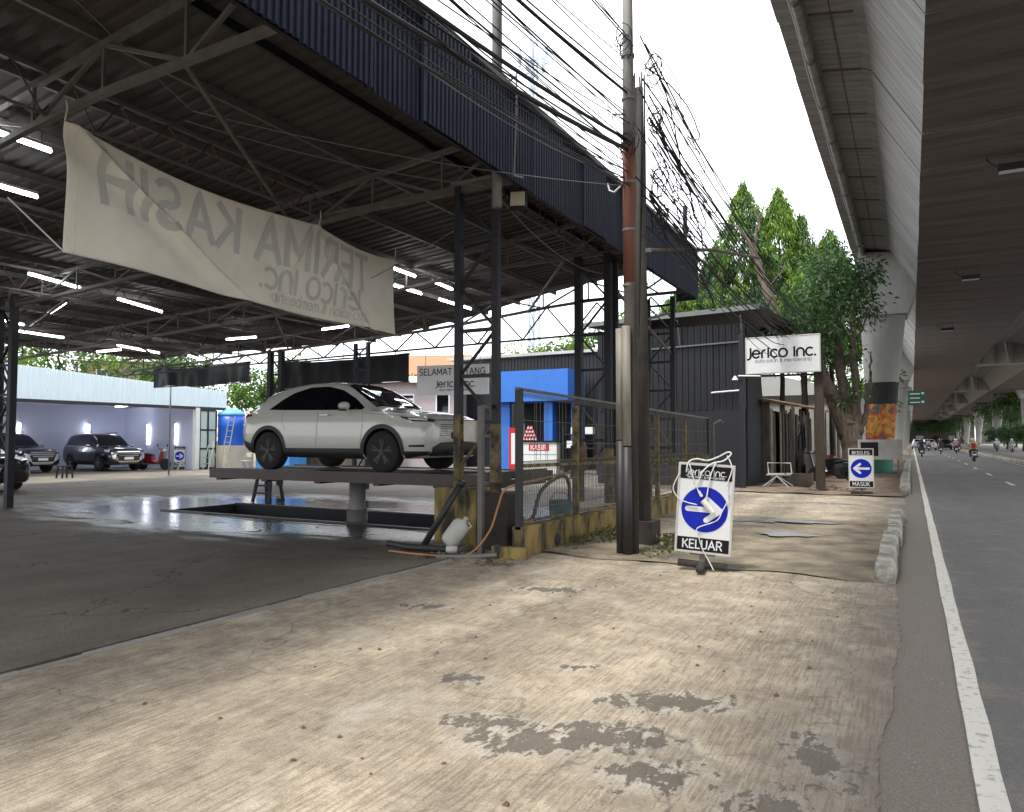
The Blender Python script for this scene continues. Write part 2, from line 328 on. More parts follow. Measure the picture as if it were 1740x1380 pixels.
# ------------------------------------------------------------------ mesh helpers
class MB:
    """collects vertices and faces; build() links them as one mesh object"""
    def __init__(s): s.v = []; s.f = []; s.mi = []; s.cur = 0
    def add(s, vs_, fs):
        o = len(s.v); s.v += [tuple(p) for p in vs_]; s.f += [tuple(i + o for i in f) for f in fs]; s.mi += [s.cur] * len(fs); return s
    def box(s, x0, x1, y0, y1, z0, z1):
        return s.add([(x0, y0, z0), (x1, y0, z0), (x1, y1, z0), (x0, y1, z0), (x0, y0, z1), (x1, y0, z1), (x1, y1, z1), (x0, y1, z1)],
                     [(3, 2, 1, 0), (4, 5, 6, 7), (0, 1, 5, 4), (1, 2, 6, 5), (2, 3, 7, 6), (3, 0, 4, 7)])
    def bar(s, a, b, w, h=None, up=(0, 0, 1)):
        a = Vector(a); b = Vector(b); h = h or w; d = (b - a).normalized(); u = Vector(up)
        if abs(d.dot(u)) > .97: u = Vector((0, 1, 0)) if abs(d.y) < .9 else Vector((1, 0, 0))
        r = d.cross(u).normalized(); u = r.cross(d).normalized()
        q = [(-1, -1), (1, -1), (1, 1), (-1, 1)]
        return s.add([p + r * (i * w / 2) + u * (j * h / 2) for p in (a, b) for i, j in q],
                     [(3, 2, 1, 0), (4, 5, 6, 7), (0, 1, 5, 4), (1, 2, 6, 5), (2, 3, 7, 6), (3, 0, 4, 7)])
    def tube(s, pts, r, n=6, cap=True):
        pts = [Vector(p) for p in pts]; rs = r if isinstance(r, (list, tuple)) else [r] * len(pts)
        vs_ = []; fs = []; ref = None
        for i, p in enumerate(pts):
            d = (pts[min(i + 1, len(pts) - 1)] - pts[max(i - 1, 0)])
            d = d.normalized() if d.length > 1e-9 else Vector((0, 0, 1))
            if ref is None:
                ref = Vector((0, 0, 1)) if abs(d.z) < .9 else Vector((1, 0, 0))
            a = d.cross(ref)
            if a.length < 1e-4: a = d.orthogonal()
            a.normalize(); b = d.cross(a).normalized(); ref = b.cross(d) if False else ref
            for k in range(n):
                t = 2 * math.pi * k / n; vs_.append(p + (a * math.cos(t) + b * math.sin(t)) * rs[i])
        for i in range(len(pts) - 1):
            for k in range(n):
                k2 = (k + 1) % n; fs.append((i * n + k, i * n + k2, (i + 1) * n + k2, (i + 1) * n + k))
        if cap: fs += [tuple(range(n - 1, -1, -1)), tuple((len(pts) - 1) * n + k for k in range(n))]
        return s.add(vs_, fs)
    def lathe(s, prof, c=(0, 0, 0), n=20, axis='z'):
        vs_ = []; fs = []
        for (r, h) in prof:
            for k in range(n):
                t = 2 * math.pi * k / n; p = (r * math.cos(t), r * math.sin(t), h)
                if axis == 'y': p = (p[0], p[2], p[1])
                if axis == 'x': p = (p[2], p[0], p[1])
                vs_.append((p[0] + c[0], p[1] + c[1], p[2] + c[2]))
        for i in range(len(prof) - 1):
            for k in range(n):
                k2 = (k + 1) % n; fs.append((i * n + k, i * n + k2, (i + 1) * n + k2, (i + 1) * n + k))
        fs += [tuple(range(n - 1, -1, -1)), tuple((len(prof) - 1) * n + k for k in range(n))]
        return s.add(vs_, fs)
    def prism(s, poly, d, fn):
        """poly: 2-D outline, extruded from 0 to d, fn(a, b, t) -> 3-D point"""
        n = len(poly)
        return s.add([fn(a, b, t) for t in (0, d) for a, b in poly], [tuple(range(n)), tuple(range(2 * n - 1, n - 1, -1))] + [(i, i + n, (i + 1) % n + n, (i + 1) % n) for i in range(n)])
    def grid(s, nu, nv, fn):
        vs_ = [fn(i / nu, j / nv) for j in range(nv + 1) for i in range(nu + 1)]
        return s.add(vs_, [(j * (nu + 1) + i, j * (nu + 1) + i + 1, (j + 1) * (nu + 1) + i + 1, (j + 1) * (nu + 1) + i) for j in range(nv) for i in range(nu)])
    def mesh(s, name, mats, smooth=False, off=(0, 0, 0), fix=True):
        me = bpy.data.meshes.new(name); o = Vector(off)
        me.from_pydata([tuple(Vector(p) - o) for p in s.v], [], s.f)
        for m in (mats if isinstance(mats, (list, tuple)) else [mats]): me.materials.append(MATS[m])
        if any(s.mi): me.polygons.foreach_set('material_index', s.mi)
        if fix:
            bm = bmesh.new(); bm.from_mesh(me); bmesh.ops.recalc_face_normals(bm, faces=bm.faces); bm.to_mesh(me); bm.free()
        if smooth: me.polygons.foreach_set('use_smooth', [True] * len(me.polygons))
        me.update(); return me
    def build(s, name, mats, parent=None, smooth=False, off=(0, 0, 0), fix=True):
        o = bpy.data.objects.new(name, s.mesh(name, mats, smooth, off, fix)); C.objects.link(o)
        if parent: o.parent = parent
        return o

def tag(o, label=None, cat=None, group=None, kind=None):
    if label: o['label'] = label
    if cat: o['category'] = cat
    if group: o['group'] = group
    if kind: o['kind'] = kind
    return o
def thing(name, label, cat, loc=(0, 0, 0), rz=0, group=None):
    o = bpy.data.objects.new(name, None); C.objects.link(o); o.location = loc; o.rotation_euler = (0, 0, rz); o.empty_display_size = .2
    return tag(o, label, cat, group)
def inst(name, me, parent, loc=(0, 0, 0), rot=(0, 0, 0), scale=(1, 1, 1)):
    o = bpy.data.objects.new(name, me); C.objects.link(o); o.parent = parent; o.location = loc; o.rotation_euler = rot; o.scale = scale; return o
def copy_tree(o, parent=None):
    c = o.copy(); C.objects.link(c); c.parent = parent
    for ch in list(o.children): copy_tree(ch, c)
    return c
def autosmooth(o, ang=40):
    me = o.data
    me.polygons.foreach_set('use_smooth', [True] * len(me.polygons))
    bm = bmesh.new(); bm.from_mesh(me)
    for e in bm.edges:
        if len(e.link_faces) == 2 and e.calc_face_angle(0) > R(ang): e.smooth = False
    bm.to_mesh(me); bm.free(); return o

# ------------------------------------------------------------------ stroke lettering
def arc(cx, cy, rx, ry, a0, a1, n=10):
    return [(cx + rx * math.cos(R(a0 + (a1 - a0) * i / n)), cy + ry * math.sin(R(a0 + (a1 - a0) * i / n))) for i in range(n + 1)]
G = {  # glyph: (advance, strokes), cap height 1, x-height .68
 'A': (.78, [[(0, 0), (.36, 1), (.72, 0)], [(.13, .33), (.59, .33)]]),
 'D': (.78, [[(.06, 0), (.06, 1), (.3, 1)] + arc(.3, .5, .38, .5, 90, -90) + [(.06, 0)]]),
 'E': (.62, [[(.56, 1), (.06, 1), (.06, 0), (.56, 0)], [(.06, .52), (.5, .52)]]),
 'G': (.84, [arc(.44, .5, .4, .5, 45, 330, 16) + [(.8, .45), (.5, .45)]]),
 'H': (.76, [[(.06, 0), (.06, 1)], [(.66, 0), (.66, 1)], [(.06, .52), (.66, .52)]]),
 'I': (.26, [[(.1, 0), (.1, 1)]]),
 'K': (.70, [[(.06, 0), (.06, 1)], [(.62, 1), (.08, .45)], [(.24, .6), (.66, 0)]]),
 'L': (.58, [[(.06, 1), (.06, 0), (.52, 0)]]),
 'M': (.92, [[(.06, 0), (.06, 1), (.43, .3), (.8, 1), (.8, 0)]]),
 'N': (.78, [[(.06, 0), (.06, 1), (.66, 0), (.66, 1)]]),
 'R': (.70, [[(.06, 0), (.06, 1), (.34, 1)] + arc(.34, .74, .26, .26, 90, -90) + [(.06, .48)], [(.34, .48), (.64, 0)]]),
 'S': (.68, [arc(.33, .745, .27, .255, 35, 270, 12) + arc(.33, .245, .28, .245, 90, -145, 12)]),
 'T': (.64, [[(0, 1), (.6, 1)], [(.3, 1), (.3, 0)]]),
 'U': (.76, [[(.06, 1), (.06, .34)] + arc(.36, .34, .3, .34, 180, 360, 10) + [(.66, 1)]]),
 'J': (.52, [[(.40, .86), (.40, .14)] + arc(.13, .14, .27, .27, 0, -88, 7)]),
 'e': (.78, [[(.06, .36), (.66, .36)] + arc(.36, .34, .31, .34, 4, 318, 16)]),
 'r': (.50, [[(.08, 0), (.08, .40)] + arc(.36, .40, .28, .28, 180, 95, 6)]),
 'i': (.28, [[(.12, 0), (.12, .80)]]),
 'c': (.70, [arc(.36, .34, .31, .34, 52, 308, 16)]),
 'o': (.80, [arc(.38, .36, .34, .36, 0, 360, 22)]),
 'n': (.74, [[(.06, 0), (.06, .38)] + arc(.34, .38, .28, .30, 180, 0, 10) + [(.62, 0)]]),
 '.': (.22, [[(.06, .03), (.12, .03)]]),
 'a': (.74, [arc(.34, .34, .29, .34, 0, 360, 18), [(.63, .68), (.63, 0)]]),
 'u': (.74, [[(.06, .68), (.06, .30)] + arc(.34, .30, .28, .30, 180, 360, 10) + [(.62, .68)], [(.62, .3), (.62, 0)]]),
 't': (.46, [[(.2, .95), (.2, .1), (.36, 0)], [(.02, .68), (.38, .68)]]),
 's': (.58, [arc(.27, .51, .2, .17, 40, 270, 9) + arc(.27, .17, .21, .17, 90, -145, 9)]),
 'l': (.26, [[(.1, 0), (.1, 1)]]),
 'm': (1.0, [[(.06, 0), (.06, .45)] + arc(.26, .45, .2, .23, 180, 0, 8) + [(.46, 0)], [(.46, .45)] + arc(.66, .45, .2, .23, 180, 0, 8) + [(.86, 0)]]),
 'b': (.74, [[(.06, 1), (.06, 0)], arc(.35, .34, .29, .34, 0, 360, 18)]),
 'h': (.70, [[(.06, 1), (.06, 0)], [(.06, .4)] + arc(.33, .4, .27, .28, 180, 0, 9) + [(.60, 0)]]),
 'p': (.74, [[(.06, .68), (.06, -.3)], arc(.35, .34, .29, .34, 0, 360, 18)]),
 '&': (.74, [[(.66, 0), (.16, .62)] + arc(.3, .7, .18, .2, 215, -40, 9) + [(.12, .34)] + arc(.3, .19, .22, .2, 150, 350, 9) + [(.62, .4)]]),
 ' ': (.40, []),
}
for _k in 'ADEGHIKLMNRSTU': G[_k] = (G[_k][0] + .12, G[_k][1])
def text_width(s, h): return sum(G[c][0] for c in s) * h
def write(mb, s, x0, y0, h, w, fn, seg=.04, across=1):
    """ribbon lettering; fn(u, v) puts board coordinates into space; w = stroke width"""
    x = x0
    for ch in s:
        adv, strokes = G[ch]
        for st in strokes:
            pts = [Vector((x + a * h, y0 + b * h)) for a, b in st]
            fine = [pts[0]]
            for a, b in zip(pts, pts[1:]):
                k = max(1, int((b - a).length / seg))
                fine += [a.lerp(b, i / k) for i in range(1, k + 1)]
            L_, Rr = [], []
            for i, p in enumerate(fine):
                d = fine[min(i + 1, len(fine) - 1)] - fine[max(i - 1, 0)]
                if d.length < 1e-9: d = Vector((1, 0))
                d.normalize(); nn = Vector((-d.y, d.x))
                # mitre at corners
                k = 1.0
                if 0 < i < len(fine) - 1:
                    e1 = (fine[i] - fine[i - 1]).normalized(); e2 = (fine[i + 1] - fine[i]).normalized()
                    k = 1 / max(.45, math.sqrt(max(0, (1 + e1.dot(e2)) / 2)))
                ext = Vector((0, 0))
                if i == 0: ext = -d * w * .35
                if i == len(fine) - 1: ext = d * w * .35
                L_.append(p + nn * w / 2 * k + ext); Rr.append(p - nn * w / 2 * k + ext)
            n = len(fine)
            mb.add([fn(*a_.lerp(b_, j / across)) for j in range(across + 1) for a_, b_ in zip(L_, Rr)], [(j * n + i, j * n + i + 1, (j + 1) * n + i + 1, (j + 1) * n + i) for j in range(across) for i in range(n - 1)])
        x += adv * h
    return x

# ================================================================== GROUND
FARY = 420
g = MB().box(-900, 900, -300, 1500, -1.2, -.9); tag(g.build('ground', 'dirt'), kind='structure')
# earth fill up to just under the paved sheets (left of the road), leaving out the wash pit
g = MB()
for x0, x1, y0, y1 in [(-400, -14, -60, 600), (-6.6, -.5, -60, 600), (-14, -6.6, -60, 10), (-14, -6.6, 11.9, 600)]:
    g.box(x0, x1, y0, y1, -.9, -.05)
tag(g.build('earth_fill', 'dirt'), kind='structure')
road = tag(MB().box(-.5, 60, -60, FARY, -.9, -.010).build('road', 'asphalt'), kind='structure')
def ribbon_line(x0, x1, y0, y1, z, n, j=.006):
    m = MB(); xs = [(x0 + rnd.uniform(-j, j), x1 + rnd.uniform(-j, j)) for _ in range(n + 1)]
    for i in range(n):
        ya = y0 + (y1 - y0) * i / n; yb = y0 + (y1 - y0) * (i + 1) / n
        m.add([(xs[i][0], ya, z), (xs[i][1], ya, z), (xs[i + 1][1], yb, z), (xs[i + 1][0], yb, z)], [(0, 1, 2, 3)])
    return m
ribbon_line(.215, .325, 1, 300, -.006, 500).build('edge_line', 'paint_white', road)
for i in range(22):
    y = 21.3 + i * 7.6
    ribbon_line(2.86, 2.97, y, y + 2.3, -.006, 4).build('lane_dash', 'paint_white', road)
ribbon_line(5.55, 5.65, 1, 300, -.006, 100).build('edge_line', 'paint_white', road)

# forecourt slab with a ragged road edge and a worn far edge, 80 mm thick
def slab(name, ptsL, ptsR, z0, z1, m):
    """closed slab between two point lists"""
    P_ = ptsL + ptsR[::-1]; b = MB(); n = len(P_)
    k = len(ptsL)
    top = [(x, y, z1) for x, y in P_]; bot = [(x, y, z0) for x, y in P_]
    fs = [(i, i + 1, n - 2 - i, n - 1 - i) for i in range(k - 1)]
    b.add(top + bot, fs + [(i, (i + 1) % n, (i + 1) % n + n, i + n) for i in range(n)])
    return b.build(name, m)
NL = 260
ys = [-4 + i * (12.4) / NL for i in range(NL + 1)]
def farc(x): return 8.55 + .18 * math.sin(x * 2.1) + .2 * (x + 2.5) * .2
L1 = [(-5.04, y) for y in ys]; R1 = [(-.14 + .022 * math.sin(y * 1.3) + .012 * math.sin(y * 4.1 + 1) + rnd.gauss(0, .006), y) for y in ys]
fc = slab('forecourt', L1, R1, -.3, 0, 'broomed_concrete'); tag(fc, kind='structure')
# far part of the forecourt ends in a worn edge
nx = 40
xa = [-5.04 + i * (4.8 / nx) for i in range(nx + 1)]
tag(slab('forecourt', [(x, 8.4) for x in xa], [(x, 8.75 + .12 * math.sin(x * 2.7) + rnd.uniform(-.03, .03)) for x in xa], -.3, -.001, 'broomed_concrete'), kind='structure')
# joint strip between forecourt and garage floor
js = MB()
for i in range(26):
    y0 = -2 + i * .42; dx = rnd.uniform(-.008, .008)
    wv = rnd.uniform(-.015, .02); js.box(-5.108 + wv, -5.035 + dx * .5, y0, y0 + .415, -.1, .006 + rnd.uniform(0, .008))
tag(js.build('threshold_strip', 'concrete'), kind='structure')
tag(MB().box(-5.209, -5.11, -6, 8.8, -.1, -.06).build('drain_slot', 'dark_trim'), kind='structure')
# muddy verge, second crossing slab, far verge: gently uneven sheets
def uneven(name, x0, x1, y0, y1, z, amp, m, nu=40, nv=40, seed=1):
    rr = np.random.RandomState(seed); ph = rr.rand(8, 4) * 6.28; fr = rr.rand(8, 2) * 3 + .5
    def f(u, v):
        x = x0 + (x1 - x0) * u; y = y0 + (y1 - y0) * v
        h = sum(math.sin(x * fr[k, 0] * 1.7 + ph[k, 0]) * math.sin(y * fr[k, 1] + ph[k, 1]) for k in range(8)) / 8
        ex = .05 * math.sin(y * 3.1) if u in (0, 1) else 0; ey = .08 * math.sin(x * 4.3 + 1) if v in (0, 1) else 0
        return (x + ex, y + ey, z + amp * h)
    return tag(MB().grid(nu, nv, f).build(name, m, smooth=True, fix=False), kind='structure')
uneven('verge', -4.4, -.34, 8.6, 14.6, .012, .03, 'mud', seed=3)
c2 = slab('pavement', [(-7.0, 14.2 + i * .24) for i in range(31)], [(-.16 + rnd.uniform(-.04, .04), 14.2 + i * .24) for i in range(31)], -.3, .0, 'broomed_concrete'); tag(c2, kind='structure')
uneven('dirt_path', -4.6, -.15, 21.3, 60, .03, .05, 'dirt', 30, 80, seed=5)
uneven('dirt_path', -4.6, -.15, 60, 300, .03, .04, 'dirt', 10, 60, seed=6)
# puddles on verge and crossing; reflected sky is put into their pale colour
mat('puddle', (.50, .51, .52), .12, var=.15, spec=.8)
for k, (px, py, a, b_) in enumerate([(-2.0, 13.9, .9, .22), (-1.75, 12.0, .42, .36), (-2.6, 13.6, .5, .12), (-1.7, 18.6, .5, .25), (-3.1, 13.75, .35, .09)]):
    n = 22; ph = [rnd.uniform(.75, 1.2) for _ in range(n)]
    m = MB().add([(px + a * ph[i] * math.cos(2 * math.pi * i / n), py + b_ * ph[i] * math.sin(2 * math.pi * i / n), .036 if k != 3 else .004) for i in range(n)], [tuple(range(n))])
    tag(m.build('puddle', 'puddle', fix=False), kind='structure')

# kerb stones
def kerb(name, x, ys_, h, wd, mname, tilt=.02):
    k = bpy.data.objects.new(name, None); C.objects.link(k); k['kind'] = 'structure'
    for a, b in ys_:
        t = MB(); hw = wd / 2
        prof = [(-hw, -.1), (hw, -.1), (hw - .005, h * .7), (hw - .03, h), (-hw + .02, h)]
        t.prism(prof, b - a, lambda p, q, d: (x + p, a + d, q))
        o = t.build('kerb_stone', mname, k, off=(x, a, 0)); o.location = (x + rnd.uniform(-.015, .015), a, rnd.uniform(-.02, .015)); o.rotation_euler = (rnd.uniform(-tilt, tilt), rnd.uniform(-tilt, tilt), rnd.uniform(-.02, .02))
        bv = o.modifiers.new('b', 'BEVEL'); bv.width = .012; bv.segments = 1
    return k
kerb('kerb', -.27, [(8.62 + i * 1.02, 9.59 + i * 1.02) for i in range(7)], .21, .21, 'kerb_paint', .008)
kerb('kerb', -.22, [(23.2 + i * 1.3, 24.4 + i * 1.3) for i in range(26)], .22, .28, 'kerb_paint', .05)
# median
med = kerb('median_kerb', 6.0, [(18 + i * 3.0, 20.97 + i * 3.0) for i in range(50)], .22, .28, 'kerb_paint', .004)
tag(MB().box(6.15, 7.6, 5, 300, -.1, .16).build('median', 'dirt'), kind='structure')
# gravel and litter along the gutter
def scatter(name, n, fn, size, m, label=None):
    b = MB()
    for _ in range(n):
        x, y, z = fn(); s_ = size * rnd.uniform(.4, 1.4); a = rnd.uniform(0, 6.3)
        q = [(x + s_ * math.cos(a + k * 1.5708 + rnd.uniform(-.4, .4)), y + s_ * math.sin(a + k * 1.5708), z) for k in range(4)]
        b.add(q + [(x, y, z + s_ * rnd.uniform(.4, .9))], [(0, 1, 4), (1, 2, 4), (2, 3, 4), (3, 0, 4)])
    return tag(b.build(name, m, fix=False), label, kind='stuff')
tag(scatter('gravel', 900, lambda: (-.07 + abs(rnd.gauss(0, .12)), rnd.uniform(2, 26), -.009), .007, 'concrete'), 'loose grit along the broken road edge', 'gravel')
tag(scatter('rubble', 500, lambda: (rnd.uniform(-4.3, -.4), rnd.uniform(8.7, 13.5), .0), .022, 'dirt'), 'small stones scattered over the muddy verge', 'rubble')
tag(scatter('dry_leaves', 130, lambda: (rnd.uniform(-4.2, -.2), rnd.choice([rnd.uniform(2.5, 8.6), rnd.uniform(14.5, 30)]), .004), .014, 'cloth_brown'), 'dry leaf bits strewn over the concrete', 'leaves')

# garage floor around the pit
GF = bpy.data.objects.new('garage_floor', None); C.objects.link(GF); GF['kind'] = 'structure'
for x0, x1, y0, y1 in [(-60, -14, -30, 60), (-6.6, -5.21, -30, 8.9), (-6.6, -4.6, 8.9, 23), (-14, -6.6, -30, 10), (-14, -6.6, 11.9, 60)]:
    MB().box(x0, x1, y0, y1, -.3, -.006).build('floor_slab', 'wet_concrete', GF)
MB().box(-6.6, -4.6, 23, 60, -.3, -.012).build('floor_slab', 'wet_concrete', GF)
pit = MB().box(-14.1, -6.5, 9.9, 12, -.95, -.62).box(-14.0, -6.6, 11.86, 11.899, -.7, -.01).box(-14.0, -6.6, 10.001, 10.03, -.7, -.01).box(-14.02, -13.97, 10.03, 11.86, -.7, -.01).box(-6.63, -6.59, 10.03, 11.86, -.7, -.01)
tag(pit.build('pit_floor', 'black_panel'), kind='structure')
pe = MB().box(-14.02, -6.58, 9.94, 10.02, -.3, .02).box(-14.02, -6.58, 11.88, 11.96, -.3, .015)
tag(pe.build('pit_edge', 'lift_steel'), kind='structure')

# ================================================================== FLYOVER
FO = thing('flyover', 'long grey concrete box-girder flyover spanning over the road', 'flyover', (0, 0, 0))
SEG = 2.5
def girder_mesh(name, mir=1, x_off=0, L_=SEG - .035):
    X = lambda x: x_off + mir * x
    m = MB()
    def strip(a, b, mi):
        m.cur = mi; m.add([(X(a[0]), 0, a[1]), (X(b[0]), 0, b[1]), (X(b[0]), L_, b[1]), (X(a[0]), L_, a[1])], [(0, 1, 2, 3)])
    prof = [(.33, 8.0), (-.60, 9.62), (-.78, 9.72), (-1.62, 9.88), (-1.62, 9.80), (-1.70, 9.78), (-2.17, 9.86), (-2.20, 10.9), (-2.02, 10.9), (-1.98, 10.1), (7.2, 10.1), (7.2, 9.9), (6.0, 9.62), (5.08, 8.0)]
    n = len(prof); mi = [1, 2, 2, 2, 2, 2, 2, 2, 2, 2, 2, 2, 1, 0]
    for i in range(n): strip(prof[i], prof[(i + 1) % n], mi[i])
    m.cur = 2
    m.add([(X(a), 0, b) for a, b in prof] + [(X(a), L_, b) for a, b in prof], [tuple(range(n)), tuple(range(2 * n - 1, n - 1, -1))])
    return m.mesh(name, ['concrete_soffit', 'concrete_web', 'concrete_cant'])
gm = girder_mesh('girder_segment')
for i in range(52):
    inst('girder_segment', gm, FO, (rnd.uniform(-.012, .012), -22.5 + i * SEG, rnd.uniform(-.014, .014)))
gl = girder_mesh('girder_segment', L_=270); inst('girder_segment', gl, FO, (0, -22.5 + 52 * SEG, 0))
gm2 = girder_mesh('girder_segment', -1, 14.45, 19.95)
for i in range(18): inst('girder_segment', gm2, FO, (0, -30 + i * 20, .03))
# formwork ribs and longitudinal board line under the cantilever
rb = MB()
for i in range(100):
    y = -20 + i * 1.25
    if i % 2 == 0: rb.bar((-.80, y, 9.712), (-1.60, y, 9.862), .05, .03)
rb.build('form_mark', 'concrete_soffit', FO)
MB().bar((-1.2, -22, 9.79), (-1.2, 120, 9.79), .025, .02).build('board_joint', 'concrete_soffit', FO)
# drain pipe with couplings and thin conduit
dp = MB().tube([(-1.72, -20, 9.66), (-1.72, 100, 9.66)], .09, 10).build('drain_pipe', 'concrete_cant', FO, smooth=True)
for i in range(24):
    o = MB().tube([(0, -.06, 0), (0, .06, 0)], .112, 10).build('pipe_coupling', 'concrete_soffit', dp); o.location = (-1.72, 2 + i * 2.4, 9.66)
cn = []
for i in range(120): cn.append((-1.86 + .012 * math.sin(i * 1.3), -20 + i, 9.76 + .014 * math.sin(i * .9)))
MB().tube(cn, .018, 5).build('conduit', 'sign_white', FO)
# piers
def pier(x, y, paint):
    p = bpy.data.objects.new('pier', None); 
    m = MB(); n = 24; rings = [(0, .52, .60), (1.6, .56, .63), (4, .68, .74), (6.9, .90, .92)]
    def ring(z, rx, ry): return [(x - .28 * (1 - z / 6.9) + rx * math.copysign(abs(math.cos(2 * math.pi * (k + .5) / n)) ** .92, math.cos(2 * math.pi * (k + .5) / n)), y + ry * math.copysign(abs(math.sin(2 * math.pi * (k + .5) / n)) ** .92, math.sin(2 * math.pi * (k + .5) / n)), z) for k in range(n)]
    vs_ = []; 
    for r_ in rings: vs_ += ring(*r_)
    fs = [(i * n + k, i * n + (k + 1) % n, (i + 1) * n + (k + 1) % n, (i + 1) * n + k) for i in range(3) for k in range(n)]
    m.add(vs_, fs + [tuple(range(n - 1, -1, -1)), tuple(3 * n + k for k in range(n))])
    o = autosmooth(m.build('pier', 'concrete_pier', FO, off=(x, y, 0)), 50); o.location = (x, y, 0)
    if paint:
        for z0, z1, mm, e in [(.0, 1.05, 'mural_green', .012), (1.05, 1.35, 'paint_white', .016), (1.35, 3.05, 'mural', .012), (3.05, 4.0, 'mural_black', .012)]:
            def rr(z): 
                for (a, b) in zip(rings, rings[1:]):
                    if a[0] <= z <= b[0]:
                        t = (z - a[0]) / (b[0] - a[0]); return (a[1] + (b[1] - a[1]) * t + e, a[2] + (b[2] - a[2]) * t + e)
            q = MB(); q.add(ring(z0, *rr(z0)) + ring(z1, *rr(z1)), [(k, (k + 1) % n, n + (k + 1) % n, n + k) for k in range(n)])
            po = q.build('painted_band', mm, o, off=(x, y, 0))
    return o
def cap(x, y, dirx):
    m = MB(); prof = [(-.95, 6.9), (.95, 6.9), (1.22, 7.6), (1.33, 8.02), (.4, 9.6), (-.9, 9.72), (-1.0, 8.2)]
    m.prism(prof, 2.1, lambda a, b, t: (x + a * dirx, y - 1.05 + t, b)); m.build('pier_head', 'concrete_pier', FO)
for i, y in enumerate([36, 76, 116, 156, 196, 236, 276]):
    pier(-1.0, y, i == 0); cap(-1.0, y, 1)
    m = MB().box(4.9, 13.0, y - .9, y + .9, 8.06, 10.05)
    m.build('crossbeam', 'concrete_pier', FO)
    if i:
        for xx in (5.6, 6.6, 7.9, 9.0): MB().box(xx, xx + .16, y - 1.05, y - .9, 8.1, 10.0).build('crossbeam_rib', 'concrete_cant', FO)
    pier(13.6, y, False); cap(13.6, y, -1)
# lamps under the soffit
def soffit_lamp(x, y, label):
    t = thing('flyover_lamp', label, 'lamp', (x, y, 8.0))
    b = MB().box(-.3, .3, -.12, .12, -.42, -.26); b.build('housing', 'plastic_black', t)
    MB().box(-.27, .27, -.10, .10, -.435, -.421).build('lens', 'sign_white', t)
    for sx in (-.25, .25): MB().bar((sx, 0, -.26), (sx, 0, .02), .04).build('bracket', 'steel_grey', t)
    MB().tube([(-.28, 0, -.3), (-.45, .05, -.12), (-.5, .1, -.02)], .015, 5).build('lead', 'cable', t)
soffit_lamp(2.15, 19.6, 'soffit lamp hung from the flyover underside by twin brackets, over bare dark concrete')
soffit_lamp(2.1, 32.3, 'soffit lamp under the flyover just before the first girder joint by the pier')
soffit_lamp(1.9, 47, 'small soffit lamp under the flyover beyond the muralled pier')
# green road sign hung near second pier
t = thing('road_sign', 'small green road sign with white lines on an arm from the second pier', 'sign', (.45, 70, 4.4))
MB().box(-.65, .65, -.04, .04, 0, 1.25).build('board', 'green_dark', t)
for k in range(3): MB().box(-.5, .25, -.047, -.041, .2 + k * .36, .28 + k * .36).build('text_line', 'paint_white', t)
for k in (0, 2): MB().box(.36, .54, -.047, -.041, .2 + k * .36, .36 + k * .36).build('symbol', 'paint_white', t)
MB().tube([(-.4, .08, 1.5), (-1.3, .4, 1.5)], .05, 6).tube([(-.4, .08, 1.5), (-.4, .08, .1)], .05, 6).build('arm', 'steel_grey', t)

# ================================================================== CANOPY (one steel structure: columns, trusses, roof, fascia)
def zr(X): return 6.0 + .09 * (X + 4.6) if X > -12 else 5.334 + .04 * (X + 12)
def yfar(X):
    pts = [(-27.5, 18.3), (-26, 18.6), (-17, 20.6), (-9.4, 18.3), (-4.5, 17.55)]
    for (a, b) in zip(pts, pts[1:]):
        if X <= b[0]: return a[1] + (b[1] - a[1]) * (X - a[0]) / (b[0] - a[0])
    return 17.55
CA = thing('car_wash_canopy', 'large dark steel car wash canopy with navy corrugated fascia', 'canopy', (-12, 8, 0))
co = Vector((-12, 8, 0))
# roof sheets: corrugated along the slope, in strips
XS = [-4.62, -6.2, -7.8, -9.4, -10.7, -12, -14.5, -17, -20, -23, -25, -27]
def roof_strip(y0, y1, pitch=.22):
    m = MB(); k = max(1, int((y1 - y0) / pitch)); cols = []
    for i in range(k):
        for s_, h in ((0, 0), (.25, .0), (.32, .035), (.68, .035), (.75, 0)): cols.append((y0 + (i + s_) * (y1 - y0) / k, h))
    cols.append((y1, 0)); n = len(cols)
    vs_ = [(x, min(y, yfar(x)), zr(x) + h) for x in XS for y, h in cols]
    m.add(vs_, [(j * n + i, j * n + i + 1, (j + 1) * n + i + 1, (j + 1) * n + i) for j in range(len(XS) - 1) for i in range(n - 1)])
    return m
y = -2.0
while y < 20.4:
    o = roof_strip(y, y + 1.16).build('roof_sheet', 'roof_under', CA, off=co, fix=False); o.location.z = rnd.uniform(0, .012); y += 1.1
# fascia: corrugated sheets 0.88 m wide
def fascia_sheet(w=.88, pitch=.08, z0=4.93, z1=6.13):
    m = MB(); k = round(w / pitch); cols = []
    for i in range(k):
        for s_, h in ((0, 0), (.42, 0), (.52, .022), (.86, .022), (.96, 0)): cols.append(((i + s_) * pitch, h))
    cols.append((w, 0)); n = len(cols)
    vs_ = [(h, y_, z) for z in (z0, z1) for y_, h in cols]
    m.add(vs_, [(i, i + 1, n + i + 1, n + i) for i in range(n - 1)])
    return m.mesh('fascia_sheet', 'fascia', fix=False)
fm = fascia_sheet(.96)
for i in range(22):
    o = inst('fascia_sheet', fm, CA, (-4.55 + 12 + rnd.uniform(-.004, .004), -1.72 + i * .88 - 8, rnd.uniform(-.02, .02)), (0, rnd.uniform(-.006, .006), 0))
capm = MB().box(-4.62, -4.50, -1.72, 17.66, 6.12, 6.19); capm.build('fascia_cap', 'fascia_cap', CA, off=co)
